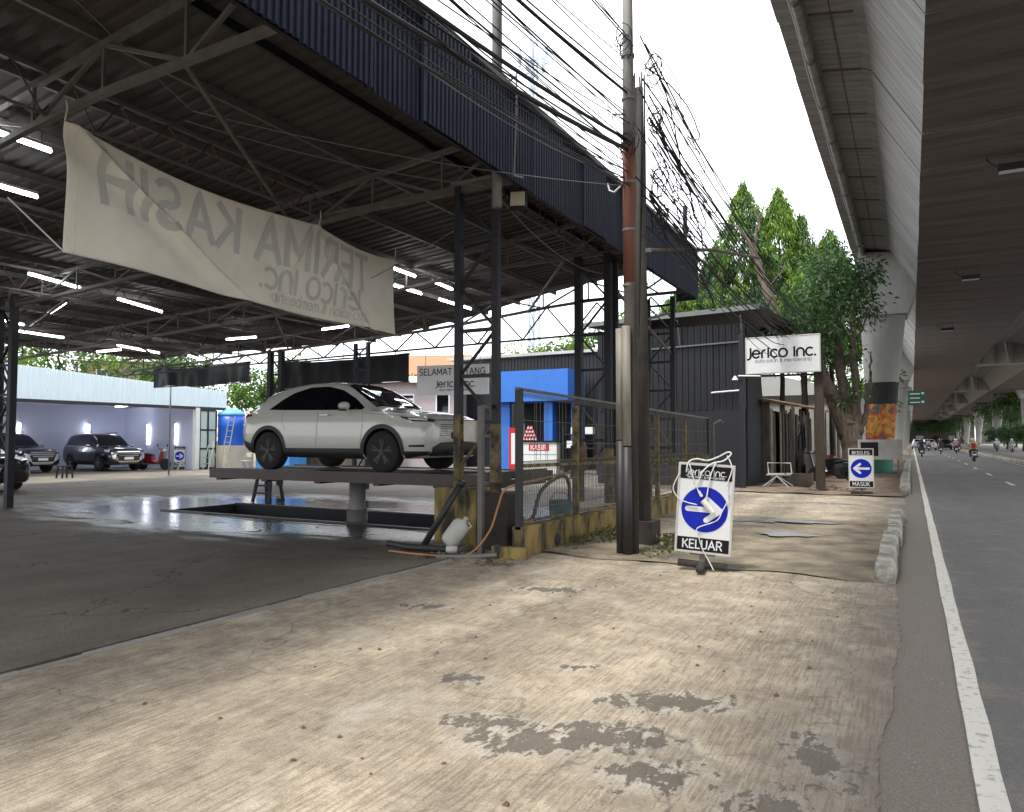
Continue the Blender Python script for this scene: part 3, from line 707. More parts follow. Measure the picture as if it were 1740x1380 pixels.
# fascia return at the far end
m = MB(); k = 6
m.prism([(0, 0), (0, 1.2), (-.02, 1.2), (-.02, 0)], 1, lambda a, b, t: (-4.56 - t * .5, 17.66 + a, 4.93 + b)); m.build('fascia_return', 'fascia', CA, off=co)
MB().bar((-4.64, -1.7, 5.02), (-4.64, 17.6, 5.02), .05, .10).build('fascia_rail', 'steel_navy', CA, off=co)
MB().bar((-4.64, -1.7, 6.02), (-4.64, 17.6, 6.02), .05, .08).build('fascia_rail', 'steel_navy', CA, off=co)
# purlins along the road
for x in [-5.15, -6.1, -7.3, -8.6, -9.9, -11.2, -12.6, -14, -15.5, -17, -18.5, -20, -21.5, -23, -24.5, -26]:
    MB().bar((x, -1.9, zr(x) - .06), (x, yfar(x) - .05, zr(x) - .06), .05, .11).build('purlin', 'steel_navy' if x > -7 else 'steel_grey', CA, off=co)
# trusses across
def truss(y, x0=-4.66, x1=-26.9, wt=.07):
    t = MB(); n = 17
    top = lambda x: zr(x) - .15
    bot = lambda x: min(5.1, zr(x) - .62)
    xs = [x0 + (x1 - x0) * i / n for i in range(n + 1)]
    o = MB()
    for a, b in zip(xs, xs[1:]): o.bar((a, y, top(a)), (b, y, top(b)), wt, wt)
    tr = o.build('truss', 'steel_grey', CA, off=co)
    o = MB()
    for a, b in zip(xs, xs[1:]): o.bar((a, y, bot(a)), (b, y, bot(b)), wt, wt)
    o.build('bottom_chord', 'steel_grey', tr, off=co)
    for i, (a, b) in enumerate(zip(xs, xs[1:])):
        o = MB(); p, q = ((a, y, bot(a)), (b, y, top(b))) if i % 2 else ((a, y, top(a)), (b, y, bot(b)))
        o.bar(p, q, .04, .04); o.build('web_member', 'steel_grey', tr, off=co)
        if i: MB().bar((a, y, bot(a)), (a, y, top(a)), .035).build('web_member', 'steel_grey', tr, off=co)
for y in (.3, 4.4, 8.7, 13.0, 17.3): truss(y)
# open-web joists along the road (bent-bar zigzag)
def joist(x, y0, y1, pitch=.62):
    zt, zb = zr(x) - .13, min(5.12, zr(x) - .6)
    o = MB().bar((x, y0, zt), (x, y1, zt), .05, .05); j = o.build('joist', 'steel_grey', CA, off=co)
    MB().bar((x, y0, zb), (x, y1, zb), .03, .03).build('bottom_chord', 'steel_grey', j, off=co)
    pts = []; k = 0; y = y0
    while y < y1: pts.append((x, y, zb if k % 2 else zt)); y += pitch / 2 * rnd.uniform(.94, 1.06); k += 1
    z = MB()
    bent = []
    for p, q in zip(pts, pts[1:]):
        p = Vector(p); q = Vector(q); bent += [p.lerp(q, .06), p.lerp(q, .94)]
    z.tube(bent, .011, 5); z.build('zigzag_bar', 'rust_steel', j, off=co)
for x, a, b in [(-8.25, .3, 8.7), (-12.2, .3, 13), (-16, .3, 17.3), (-20, .3, 17.3), (-24.5, .3, 17.3), (-5.4, 8.7, 17.3)]: joist(x, a, b)
# diagonal roof braces
for p, q in [((-17, 9.6, 4.75), (-21.8, 11.1, 4.55)), ((-6, 4.4, 5.1), (-9, 8.7, 5.1)), ((-9.6, 8.7, 5.05), (-12.8, 13, 4.7)), ((-6, 13, 5.05), (-9, 17.3, 5.0)), ((-14, 13, 4.6), (-18, 17.3, 4.5)), ((-20, 13, 4.4), (-24, 17.3, 4.3)), ((-5.1, 13, 4.6), (-5.1, 17.3, 3.6)), ((-5.1, 17.3, 4.6), (-5.1, 13, 3.6))]:
    MB().bar(p, q, .045).build('brace', 'steel_grey', CA, off=co)
# end-bay lattice girder under the far edge (seen against the sky)
lg = MB().bar((-4.8, 17.4, 4.28), (-26.9, 17.3, 3.98), .05); lgo = lg.build('tie_beam', 'steel_navy', CA, off=co)
for i in range(15):
    x = -4.9 - i * 1.45; MB().bar((x, 17.38, 4.28 - (abs(x) - 4.8) * .013), (x - .72, 17.38, min(5.05, zr(x) - .62)), .035).build('web_member', 'steel_navy', lgo, off=co)
    MB().bar((x - .72, 17.38, min(5.05, zr(x) - .62)), (x - 1.45, 17.38, 4.28 - (abs(x) - 3.4) * .013), .035).build('web_member', 'steel_navy', lgo, off=co)
# laced columns
def column(x, y, top=5.1, base=0.0, leg=.10, gap=.62, legm='steel_navy', panels=6, rusty=True, dirx=True):
    a = Vector((x, y, 0)); d = Vector((-gap, 0, 0)) if dirx else Vector((0, gap, 0)); b = a + d
    c0 = bpy.data.objects.new('column', MB().bar(a + Vector((0, 0, base)), a + Vector((0, 0, top)), leg, leg).mesh('column', legm, off=co)); C.objects.link(c0); c0.parent = CA
    MB().bar(b + Vector((0, 0, base)), b + Vector((0, 0, top - .02)), leg, leg).build('leg', legm, c0, off=co)
    for i in range(panels):
        z0 = base + .5 + (top - base - .7) * i / panels; z1 = base + .5 + (top - base - .7) * (i + 1) / panels
        p, q = (a, b) if i % 2 else (b, a)
        MB().bar(p + Vector((0, .01, z0)), q + Vector((0, .01, z1)), .05, .03).build('lacing', 'mossy_post' if (rusty and z1 < 2.2) else legm, c0, off=co)
        MB().bar(a + Vector((0, 0, z1)), b + Vector((0, 0, z1)), .05, .05).build('lacing', legm, c0, off=co)
    if rusty:   # corroded yellow-brown lower sleeves
        for p in (a, b):
            MB().box(p.x - leg * .54, p.x + leg * .54, p.y - leg * .54, p.y + leg * .54, base, base + rnd.uniform(.9, 1.5)).build('corroded_sleeve', 'mossy_post', c0, off=co)
    return c0
column(-5.05, 8.7, 5.2, .6)
column(-5.05, 13.0, 5.1, .3, leg=.14)
column(-5.05, 17.3, 5.0, .1)
column(-17.5, 8.7, 4.7, 0, gap=.6, rusty=False, leg=.14)
column(-14.6, 17.3, 4.5, 0, gap=.5, rusty=False)
column(-18.3, 17.3, 4.5, 0, gap=.5, rusty=False, leg=.16)
column(-26.3, 13, 4.3, 0, gap=.5, rusty=False)
# extra flange plate on the second column (drilled)
MB().box(-5.02, -4.9, 13.1, 13.16, .3, 5.0).build('drilled_plate', 'steel_navy', CA, off=co)
# short outrigger shelf brackets seen on first column
MB().bar((-4.6, 8.7, 5.16), (-9.5, 8.7, 5.13), .06, .05).build('top_plate', 'steel_grey', CA, off=co)
MB().box(-5.75, -5.08, 8.6, 8.8, 5.155, 5.21).build('head_plate', 'fascia_cap', CA, off=co)

# ceiling tubes
TUBES = [((-9.55, 4.0, 5.2), (-9.6, 5.14, 5.2)), ((-11.14, 4.6, 5.06), (-11.17, 5.81, 5.06)), ((-15.52, 7.96, 4.84), (-15.95, 9.24, 4.83)),
 ((-16.3, 10.34, 4.81), (-16.86, 11.87, 4.79)), ((-17.6, 9.86, 4.76), (-19.2, 10.33, 4.69)), ((-20.78, 9.99, 4.63), (-21.1, 10.72, 4.62)),
 ((-22.17, 11.15, 4.58), (-22.35, 12.49, 4.57)), ((-22.56, 14.33, 4.56), (-23.11, 16.2, 4.54)), ((-24.3, 14.71, 4.49), (-23.28, 14.9, 4.53)),
 ((-19.13, 15.77, 4.7), (-18.11, 16.05, 4.74)), ((-15.6, 16.36, 4.84), (-14.61, 16.41, 4.88)), ((-9.71, 12.3, 5.19), (-9.76, 13.15, 5.19)),
 ((-9.71, 13.76, 5.19), (-9.8, 14.72, 5.18)), ((-10.55, 13.41, 5.11), (-10.57, 14.5, 5.11)), ((-10.58, 15.3, 5.11), (-10.6, 16.86, 5.11)), ((-22.6, 17.0, 4.5), (-23.4, 18.4, 4.48))]
for k, (a, b) in enumerate(TUBES):
    a = Vector(a); b = Vector(b); mid = (a + b) / 2
    t = thing('tube_light', 'lit white tube light fixed under the dark car wash roof', 'lamp', mid, 0, 'tube lights under the canopy roof')
    MB().tube([a - mid, b - mid], .026, 8).build('tube', 'tube_light', t)
    MB().bar(a - mid + Vector((0, 0, .05)), b - mid + Vector((0, 0, .05)), .05, .035).build('batten', 'tube_body', t)
    h = zr(mid.x) - .1 - mid.z
    if h > .12:
        MB().bar((a - mid) * .8 + Vector((0, 0, .06)), (a - mid) * .8 + Vector((0, 0, h)), .012).bar((b - mid) * .8 + Vector((0, 0, .06)), (b - mid) * .8 + Vector((0, 0, h)), .012).build('hanger', 'steel_grey', t)

# flood light on a bracket at the first column
t = thing('flood_light', 'square unlit floodlight on a bracket below the navy fascia', 'lamp', (-4.72, 8.75, 5.0))
b = MB().box(-.12, .12, -.05, .05, -.32, -.06); o = b.build('housing', 'plastic_black', t); o.rotation_euler = (R(-12), 0, R(20))
b = MB().box(-.1, .1, -.062, -.051, -.30, -.09); o = b.build('lens', 'cream', t); o.rotation_euler = (R(-12), 0, R(20))
MB().bar((0, .02, -.06), (0, .02, .04), .03).bar((-.14, 0, -.05), (.14, 0, -.05), .02).build('bracket', 'steel_black', t)

# mast behind the fascia with conduit
t = thing('roof_mast', 'slim weathered mast rising above the navy fascia with a conduit', 'pole', (-4.78, 8.25, 4.6))
MB().tube([(0, 0, 0), (0, 0, 6)], .07, 10).build('mast', 'pole_grey', t, smooth=True)
MB().tube([(.26, 0, .38), (.30, 0, 1.3), (.30, 0, 1.75)], .012, 6).tube([(.26, .0, .38), (.28, .22, .42)], .012, 6).build('conduit', 'wire_grey', t)
MB().tube([(0, -.0, 1.6), (.3, 0, 1.72)], .014, 5).build('bracket', 'wire_grey', t)
t = thing('corner_post', 'thin dark post standing at the far corner of the navy fascia', 'post', (-4.72, 17.3, 5.0))
MB().tube([(0, 0, 0), (0, 0, 2.2)], .055, 8).build('post', 'steel_black', t)
MB().box(-.09, .09, -.09, .09, -.02, .04).build('foot_plate', 'steel_black', t)

# ================================================================== BANNER (seen from its back: mirrored lettering shows through)
A_ = Vector((-7.86, 4.33, 0)); B_ = Vector((-8.48, 10.85, 0)); BL = (B_ - A_).length; BD = (B_ - A_).normalized(); BN = Vector((BD.y, -BD.x, 0))  # BN towards the camera side
BH = 1.42
def bfun(off):
    def f(u, v):          # u metres from left end (camera's left), v metres up from the bottom
        s = u / BL; t = v / BH
        tops = .09 * math.sin(math.pi * min(1, s / .63)) if s < .63 else .06 * math.sin(math.pi * (s - .63) / .37)
        z = 3.48 + v - tops * t * 1.3 - .03 * math.sin(math.pi * s) * (1 - t)
        # folds: diagonal creases running down from the hanging points
        d1 = (s - .02) * 6.5 - (1 - t) * 2.6; d2 = (s - .63) * 6.5 - (1 - t) * 1.4; d3 = (s - .63) * 6.5 + (1 - t) * 1.0
        e = .085 * math.exp(-(d1 / .10) ** 2) * (1 - abs(t - .7) * .8) - .05 * math.exp(-((d1 + .42) / .34) ** 2)
        e += .075 * math.exp(-(d2 / .09) ** 2) * min(1, (1.05 - t) * 2) - .05 * math.exp(-((d2 - .3) / .2) ** 2) * (1 - t) + .05 * math.exp(-(d3 / .09) ** 2) * t
        e += .05 * math.sin(s * 9 + t * 2.5) + .03 * math.sin(s * 17 - t * 4) * (1 - t) + .05 * (1 - t) * math.sin(s * 5 + 1)
        # ends pull in
        pin = .05 * math.sin(math.pi * t) * (math.exp(-(BL - u) * 3) - math.exp(-u * 3) * .3)
        p = A_ + BD * (u - pin) + BN * (e + off)
        return (p.x, p.y, z)
    return f
bt = thing('banner', 'long dirty white cloth banner with faint mirrored lettering hung from the trusses', 'banner', (-8.17, 7.6, 3.5))
f0 = bfun(0)
o = MB().grid(200, 40, lambda u, v: f0(u * BL, v * BH)).build('cloth', 'banner', bt, smooth=True, off=(-8.17, 7.6, 3.5), fix=False)
sd = o.modifiers.new('s', 'SOLIDIFY'); sd.thickness = .004; sd.offset = -1
fg = bfun(.008); fb = bfun(-.012)
def mirrored(fn): return lambda u, v: fn(BL - u, v)
for fn, mname in ((fg, 'banner_ghost'), (fb, 'banner_print')):
    m = MB(); mf = mirrored(fn)
    wd = text_width('TERIMA KASIH', .60); write(m, 'TERIMA KASIH', BL - .32 - wd, .70, .60, .10, mf, .025, 4)
    wd = text_width('Jerico inc.', .44); write(m, 'Jerico inc.', 1.0, .28, .44, .06, mf, .025, 3)
    wd = text_width('auto salon & membership', .17); write(m, 'auto salon & membership', .95, .10, .16, .018, mf, .02, 1)
    m.build('lettering', mname, bt, off=(-8.17, 7.6, 3.5), fix=False)
hem = MB()
hem.tube([fg(i / 60 * BL, .012) for i in range(61)], .008, 5).tube([fg(i / 60 * BL, BH - .012) for i in range(61)], .008, 5)
hem.tube([fg(.12, i / 16 * BH) for i in range(17)], .005, 5)
hem.build('hem', 'banner', bt, off=(-8.17, 7.6, 3.5))
for u in (.0, .63 * BL, BL - .01):
    p = Vector(f0(u, BH)); MB().tube([p, p + Vector((.01, .02, .14)), (p.x + .02, p.y, 5.12)], .008, 5).build('tie', 'white_cord', bt, off=(-8.17, 7.6, 3.5))
MB().tube([f0(0, .02), Vector(f0(0, .02)) + Vector((-.3, -.4, .5))], .008, 5).build('tie', 'white_cord', bt, off=(-8.17, 7.6, 3.5))

# ================================================================== UTILITY POLES AND CABLES
PX, PY = -3.27, 9.2
t = thing('utility_pole', 'tall steel pole painted rust red in the middle with two clamped conduits', 'pole', (PX, PY, 0))
MB().tube([(0, 0, 3.6), (0, 0, 5.45)], .083, 14).build('painted_shaft', 'pole_rust', t, smooth=True)
MB().tube([(0, 0, 5.45), (0, 0, 6.2), (0, 0, 9.6)], [.080, .075, .065], 14).build('upper_shaft', 'pole_grey', t, smooth=True)
MB().tube([(.01, 0, -.05), (.01, 0, 3.6)], .088, 14).build('lower_shaft', 'pole_dark', t, smooth=True)
for dx, dy, z0, z1 in [(-.115, -.07, 1.50, 2.98), (-.01, -.125, 1.42, 3.0)]:
    MB().tube([(dx, dy, z0), (dx, dy, z1)], .058, 12).build('conduit', 'pvc', t, smooth=True)
    MB().tube([(dx, dy, z0 - .02), (dx, dy, -.04)], .066, 12).build('lower_conduit', 'pvc_black', t, smooth=True)
for z in (2.9, 3.55, 4.3, 4.95, 6.1, 6.7, .55):
    MB().lathe([(.092, 0), (.092, .035)], (0, 0, z), 14).build('clamp_band', 'wire_grey', t)
MB().tube([(-.09, 0, 4.96), (-.2, -.03, 4.86), (-.27, -.02, 4.9), (-.30, -.01, 5.0)], .013, 6).build('hook', 'sign_white', t)
MB().tube([(-.06, -.05, 5.9), (-.2, -.05, 5.94), (-.22, -.05, 5.86)], .011, 5).build('hook', 'wire_grey', t)
t = thing('utility_pole', 'dark stained concrete pole wrapped in cables right behind the rust red pole', 'pole', (-3.42, 10.1, 0))
MB().tube([(0, 0, -.05), (0, 0, 3.0), (0, 0, 6.7)], [.13, .105, .06], 12).build('shaft', 'pole_dark', t, smooth=True)
MB().box(-.2, .2, -.2, .2, -.05, .34).build('footing', 'pole_dark', t)
cw = MB()
for k in range(5):
    ph = k * 1.3; cw.tube([(.085 * math.cos(ph + z * .25), .085 * math.sin(ph + z * .25) - .02, z) for z in np.linspace(3.0, 6.9, 22)], .014, 5)
cw.build('strapped_cable', 'cable', t)
# the wooden prop leaning off the pole
t = thing('cross_pole', 'slim weathered pole jutting out sideways from the dark concrete pole', 'pole', (-3.3, 10.1, 4.25))
MB().tube([(0, 0, 0), (.45, 2.0, .42), (.82, 4.2, .72)], [.035, .03, .022], 8).build('rod', 'bark', t, smooth=True)
MB().lathe([(.05, -.03), (.05, .03)], (0, 0, 0), 10).build('collar', 'wire_grey', t)

def sag(a, b, s, n=18, wob=0, seed=0):
    a = Vector(a); b = Vector(b); rr = random.Random(seed); ph = rr.uniform(0, 6)
    return [a.lerp(b, i / n) + Vector((wob * math.sin(i * 1.1 + ph) * .5, 0, -4 * s * (i / n) * (1 - i / n) + wob * math.sin(i * .8 + ph))) for i in range(n + 1)]
def cable(a, b, s, r, label, group, m='cable', n=18, wob=0, seed=0):
    pts = sag(a, b, s, n, wob, seed); c = pts[len(pts) // 2]
    return tag(MB().tube(pts, r, 5).build('overhead_cable', m, off=(0, 0, 0), smooth=True), label, 'cable', group)
LBL1 = 'black overhead cable strung past the navy fascia up to the rust red pole'
GR1 = 'cables arriving at the rust red pole'
r2 = random.Random(21)
for k in range(26):
    za = 4.9 + (r2.random() ** 1.3) * 2.2
    zb = za + r2.uniform(-.1, 1.6); x0 = -4.1 + r2.uniform(-.4, .7)
    cable((x0, -18, zb + .6), (PX + r2.uniform(-.06, .06), PY + r2.uniform(-.05, .1), za), r2.uniform(.5, 1.5), r2.choice([.006, .007, .008, .010]), LBL1, GR1, n=40)
cable((-4.0, -18, 6.0), (PX, PY, 5.42), 1.35, .028, 'thick bundled cable slung low along the fascia to the rust red pole', None, n=40)
cable((-3.7, -18, 6.4), (PX, PY, 5.55), 1.3, .022, 'second thick cable just above the bundled one by the fascia', None, n=40)
cable((-3.7, -18, 7.4), (PX, PY, 6.2), 1.2, .02, 'heavy cable reaching the grey upper shaft of the rust red pole', None, n=40)
# service drops
GR2 = 'thin service wires under the canopy'
for k, (a, b, s) in enumerate([((PX, PY, 4.92), (-7.2, 5.4, 5.3), .12), ((-7.2, 5.4, 5.3), (-6.6, 3.2, 5.75), .02), ((PX, PY, 5.0), (-5.2, 4.5, 6.2), .3), ((-5.05, 8.5, 5.0), (-7.6, 5.6, 5.35), .1), ((-5.7, 8.6, 4.5), (-13, 12.5, 4.6), .15), ((-5.1, 13, 4.7), (-5.0, 8.7, 4.9), .25)]):
    cable(a, b, s, .007, 'thin grey service wire strung below the canopy roof', GR2, 'wire_grey')
LBL3 = 'black overhead cable fanning down the roadside from the two poles towards the tree'
GR3 = 'cables leaving the poles along the road'
for k in range(24):
    za = 4.4 + r2.random() * 2.8; zb = 5.3 + r2.random() * 1.8
    cable((-3.28 + r2.uniform(-.05, .12), 10.15 + r2.uniform(-1.0, .1), za), (-3.3 + r2.uniform(-.5, .6), 38, zb), r2.uniform(.5, 1.5), r2.choice([.008, .010, .012, .014]), LBL3, GR3, n=40, wob=.03, seed=k)
# slack loops
LBL4 = 'slack tangled cable loop hanging off the dark concrete pole'
for k in range(26):
    y0 = 10.2; z0 = r2.uniform(4.8, 7.3); L_ = r2.uniform(.6, 3.6); z1 = z0 - r2.uniform(.1, .7) - L_ * .18
    pts = []; n = 26; ph = r2.uniform(0, 6.3); am = r2.uniform(.04, .16)
    for i in range(n + 1):
        s = i / n
        pts.append((-3.25 + .3 * math.sin(math.pi * s) * r2.uniform(.95, 1.05) + am * math.sin(s * 9 + ph), y0 + L_ * s, z0 + (z1 - z0) * s - .5 * r2.uniform(.97, 1.03) * math.sin(math.pi * s) + am * math.cos(s * 11 + ph)))
    tag(MB().tube(pts, r2.choice([.007, .009, .011]), 5).build('cable_loop', 'cable', smooth=True), LBL4, 'cable', 'slack cable loops at the poles')
# small coils of cable on the poles
for k, (x, y_, z) in enumerate([(-3.2, 10.1, 6.95), (-3.15, 10.15, 5.3), (-3.25, 9.15, 5.5), (-3.15, 10.2, 4.7), (-3.2, 10.2, 6.2), (-3.3, 9.15, 6.9)]):
    pts = []
    for i in range(70):
        a = i * .45; rr_ = .14 + .05 * math.sin(i * .37 + k); pts.append((x + rr_ * math.cos(a) * .8, y_ + rr_ * .6 * math.sin(a * .9), z + rr_ * math.sin(a) + .1 * math.sin(i * .11)))
    tag(MB().tube(pts, .008, 5).build('cable_coil', 'cable', smooth=True), ['messy cable coil at the top of the dark concrete pole', 'cable coil halfway up the dark concrete pole', 'cable coil where the bundle meets the rust red pole', 'lowest cable coil on the dark concrete pole', 'cable coil on the upper part of the dark pole below the top one', 'cable coil near the top of the rust red pole'][k], 'cable')

# ================================================================== LOW WALL AND MESH FENCE
WX = -4.4
WL = thing('boundary_wall', 'low mossy yellow-stained wall below the mesh fence', 'wall', (WX, 8.1, 0))
m = MB()
n = 40
for i in range(n):
    pass
def wz(y): return .36 - .010 * (y - 8)
m.grid(1, 1, lambda u, v: (0, 0, 0)) if False else None
m = MB(); ysw = [8.12 + i * .3 for i in range(34)]
vs_ = []
for y in ysw:
    j = lambda: rnd.uniform(-.008, .008)
    vs_ += [(WX + .07 + j(), y, -.3), (WX + .075 + j(), y, .12), (WX + .07 + j(), y, wz(y) + j()), (WX - .07 + j(), y, wz(y) + j()), (WX - .075, y, .1), (WX - .07, y, -.3)]
k = len(ysw)
m.add(vs_, [(i * 6 + a, (i + 1) * 6 + a, (i + 1) * 6 + (a + 1) % 6, i * 6 + (a + 1) % 6) for i in range(k - 1) for a in range(6)] + [(0, 1, 2, 3, 4, 5), tuple((k - 1) * 6 + a for a in (5, 4, 3, 2, 1, 0))])
m.build('wall_body', 'mossy', WL, off=(WX, 8.1, 0))
m = MB()
for i in range(11): m.box(WX - .085, WX + .085, 8.13 + i * .9, 8.13 + i * .9 + .88, wz(8.13 + i * .9) - .01, wz(8.13 + i * .9) + .03)
m.build('coping', 'mossy', WL, off=(WX, 8.1, 0))
MB().lathe([(.001, 0), (.09, .0), (.085, .01), (.001, .01)], (WX + .079, 9.15, .12), 12, 'x').build('weep_hole', 'dark_trim', WL, off=(WX, 8.1, 0))
MB().box(WX - .30, WX + .16, 7.98, 8.11, -.1, .15).build('end_block', 'mossy', WL, off=(WX, 8.1, 0))
FE = thing('mesh_fence', 'rusty wire mesh fence with mossy posts on the low wall', 'fence', (WX, 8.17, .36))
fo = (WX, 8.17, .36)
def ft(y): return 2.15 - .013 * (y - 8.17)
for i, y in enumerate([8.17, 9.95, 11.9, 13.9, 15.9, 18.0]):
    dk = i == 0 or i == 5
    MB().box(WX - .04, WX + .04, y - .04, y + .04, wz(y) + .02 if i else -.1, ft(y) - (0 if dk else .12)).build('post', 'steel_black' if dk else 'mossy_post', FE, off=fo)
MB().bar((WX, 8.1, ft(8.1)), (WX, 18.1, ft(18.1)), .05, .035).build('top_rail', 'steel_grey', FE, off=fo)
MB().bar((WX, 8.2, 1.16), (WX, 18.0, 1.05), .05, .045).build('middle_rail', 'mossy_post', FE, off=fo)
MB().bar((WX, 8.2, .44), (WX, 18.0, .34), .03, .03).build('bottom_rail', 'mossy_post', FE, off=fo)
wm = MB()
i = 0; y = 8.24
while y < 18:
    zt_ = ft(y) - .02
    wm.bar((WX + .02, y, .44), (WX + .02, y, 1.1), .0075, .0075)
    wm.bar((WX + .02, y, 1.1), (WX - .06, y, 1.16), .0075, .0075)
    if i % 1 == 0:
        wm.bar((WX - .06, y, 1.16), (WX + .02, y, 1.22), .0075)
    wm.bar((WX + .02, y, zt_ - .08), (WX - .06, y, zt_), .0075)
    if rnd.random() < .35: wm.bar((WX + .02, y, 1.22), (WX + .02, y, zt_ - .08), .005)
    y += .055; i += 1
for z in (.6, .78, .95, 1.22, 1.45, 1.75): wm.bar((WX + .02, 8.2, z), (WX + .02, 18, z - .06), .006)
tag(wm.build('wire_mesh', 'steel_grey', FE, off=fo), kind='stuff')
# bent hanger post at the fence end
t = thing('bent_post', 'thin bent pipe post with a hooked arm at the end of the fence', 'post', (-4.35, 18.4, 0))
MB().tube([(0, 0, -.05), (0, 0, 1.9), (.1, .3, 2.0), (.12, .5, 1.94)], .02, 6).build('pipe', 'steel_grey', t)
MB().box(-.07, .07, -.07, .07, -.05, .03).build('foot', 'concrete', t)

# pedestal with clutter
t = thing('column_pedestal', 'mossy concrete pedestal under the first laced column', 'pedestal', (-5.4, 8.75, 0))
b = MB().box(-.62, .10, -.16, .30, -.1, .82); o = b.build('block', 'mossy', t); bv = o.modifiers.new('b', 'BEVEL'); bv.width = .03; bv.segments = 2
b = MB().box(.12, .62, -.22, .22, -.1, .78); o = b.build('dark_block', 'pole_dark', t); bv = o.modifiers.new('b', 'BEVEL'); bv.width = .03; bv.segments = 2
o = MB().box(-.6, .05, -.55, -.18, -.1, .05).build('step', 'concrete', t)
t = thing('gate_stand', 'dark steel gate frame standing beside the first column', 'frame', (-5.02, 8.25, 0))
MB().box(-.035, .035, -.035, .035, -.05, 1.95).build('post', 'steel_grey', t)
MB().bar((0, 0, 1.93), (-.1, .45, 1.97), .05).bar((0, 0, 1.55), (-.1, .45, 1.55), .035).bar((-.1, .45, 1.97), (-.1, .45, .9), .04).build('arm', 'steel_grey', t)
MB().bar((0, 0, .9), (-.1, .45, .9), .05, .04).build('lower_arm', 'steel_grey', t)
t = thing('electric_box', 'small cream electric box hung on the first column', 'box', (-5.35, 8.55, 1.62))
MB().box(-.10, .10, -.06, .06, -.14, .14).build('case', 'cream', t); MB().box(-.085, .085, -.066, -.0605, -.12, .12).build('door', 'sign_frame', t)
# leaning pipe
t = thing('leaning_pipe', 'dark plastic pipe leaning against the mossy pedestal', 'pipe', (-5.85, 8.3, 0))
MB().tube([(-.12, -.05, 0), (.42, .1, .9)], .045, 10).build('pipe', 'pvc_black', t, smooth=True)
MB().tube([(.40, .095, .87), (.44, .105, .935)], .055, 10).build('socket', 'pvc_black', t, smooth=True)
t = thing('ground_pipe', 'grey plastic pipe lying on the floor by the pedestal', 'pipe', (-5.7, 7.95, 0))
MB().tube([(-.75, .15, .05), (-.3, .0, .05), (.3, .1, .05)], .045, 10).build('pipe', 'pvc_black', t, smooth=True)
MB().tube([(.28, .09, .05), (.42, .14, .05)], .052, 10).build('white_coupling', 'jerrycan', t, smooth=True)
# jerry can
t = thing('jerry_can', 'white plastic jerry can lying tilted against the mossy pedestal', 'jerry can', (-5.52, 8.22, .10)); t.rotation_euler = (0, R(38), R(10))
b = MB(); b.lathe([(.02, -.02), (.11, 0), (.13, .04), (.13, .30), (.10, .36), (.035, .39), (.03, .42)], n=4 * 5); o = b.build('body', 'jerrycan', t, smooth=True); o.scale = (1, .75, 1)
MB().lathe([(.034, .41), (.034, .45)], n=12).build('cap', 'cream', t)
MB().tube([(.10, 0, .30), (.12, 0, .40), (.05, 0, .41)], .014, 6).build('handle', 'jerrycan', t)
# orange hose
hp = [(-6.15, 7.75, .015), (-5.7, 7.7, .015), (-5.3, 7.75, .015), (-5.0, 7.95, .04), (-4.86, 8.2, .3), (-4.82, 8.35, .6), (-4.78, 8.45, .82), (-4.65, 8.6, .90), (-4.5, 8.9, .95), (-4.47, 9.6, 1.0), (-4.47, 10.2, 1.02)]
def smooth_path(p, k=6):
    p = [Vector(q) for q in p]; out_ = []
    for i in range(len(p) - 1):
        a, b, c_, d = p[max(i - 1, 0)], p[i], p[i + 1], p[min(i + 2, len(p) - 1)]
        for j in range(k):
            s = j / k
            out_.append(.5 * ((2 * b) + (c_ - a) * s + (2 * a - 5 * b + 4 * c_ - d) * s * s + (3 * b - a - 3 * c_ + d) * s ** 3))
    return out_ + [p[-1]]
tag(MB().tube(smooth_path(hp), .014, 7).build('hose', 'hose_orange', smooth=True), 'orange water hose running from the floor up over the pedestal', 'hose')
tag(MB().tube(smooth_path([(-5.3, 7.62, .02), (-4.9, 7.85, .02), (-4.6, 7.95, .05)]), .028, 8).build('pipe_offcut', 'wire_grey', smooth=True), 'short grey pipe offcut lying by the wall end', 'pipe')
# rubble and weeds at the wall foot
tag(scatter('rubble', 160, lambda: (rnd.uniform(-5.6, -4.35), rnd.uniform(7.55, 8.15), 0), .03, 'mossy'), 'broken concrete bits heaped at the wall end', 'rubble')
tag(scatter('litter', 26, lambda: (rnd.uniform(-4.2, -2.6), rnd.uniform(9.2, 11.5), .0), .035, 'litter'), 'pale litter scraps among the weeds', 'litter')

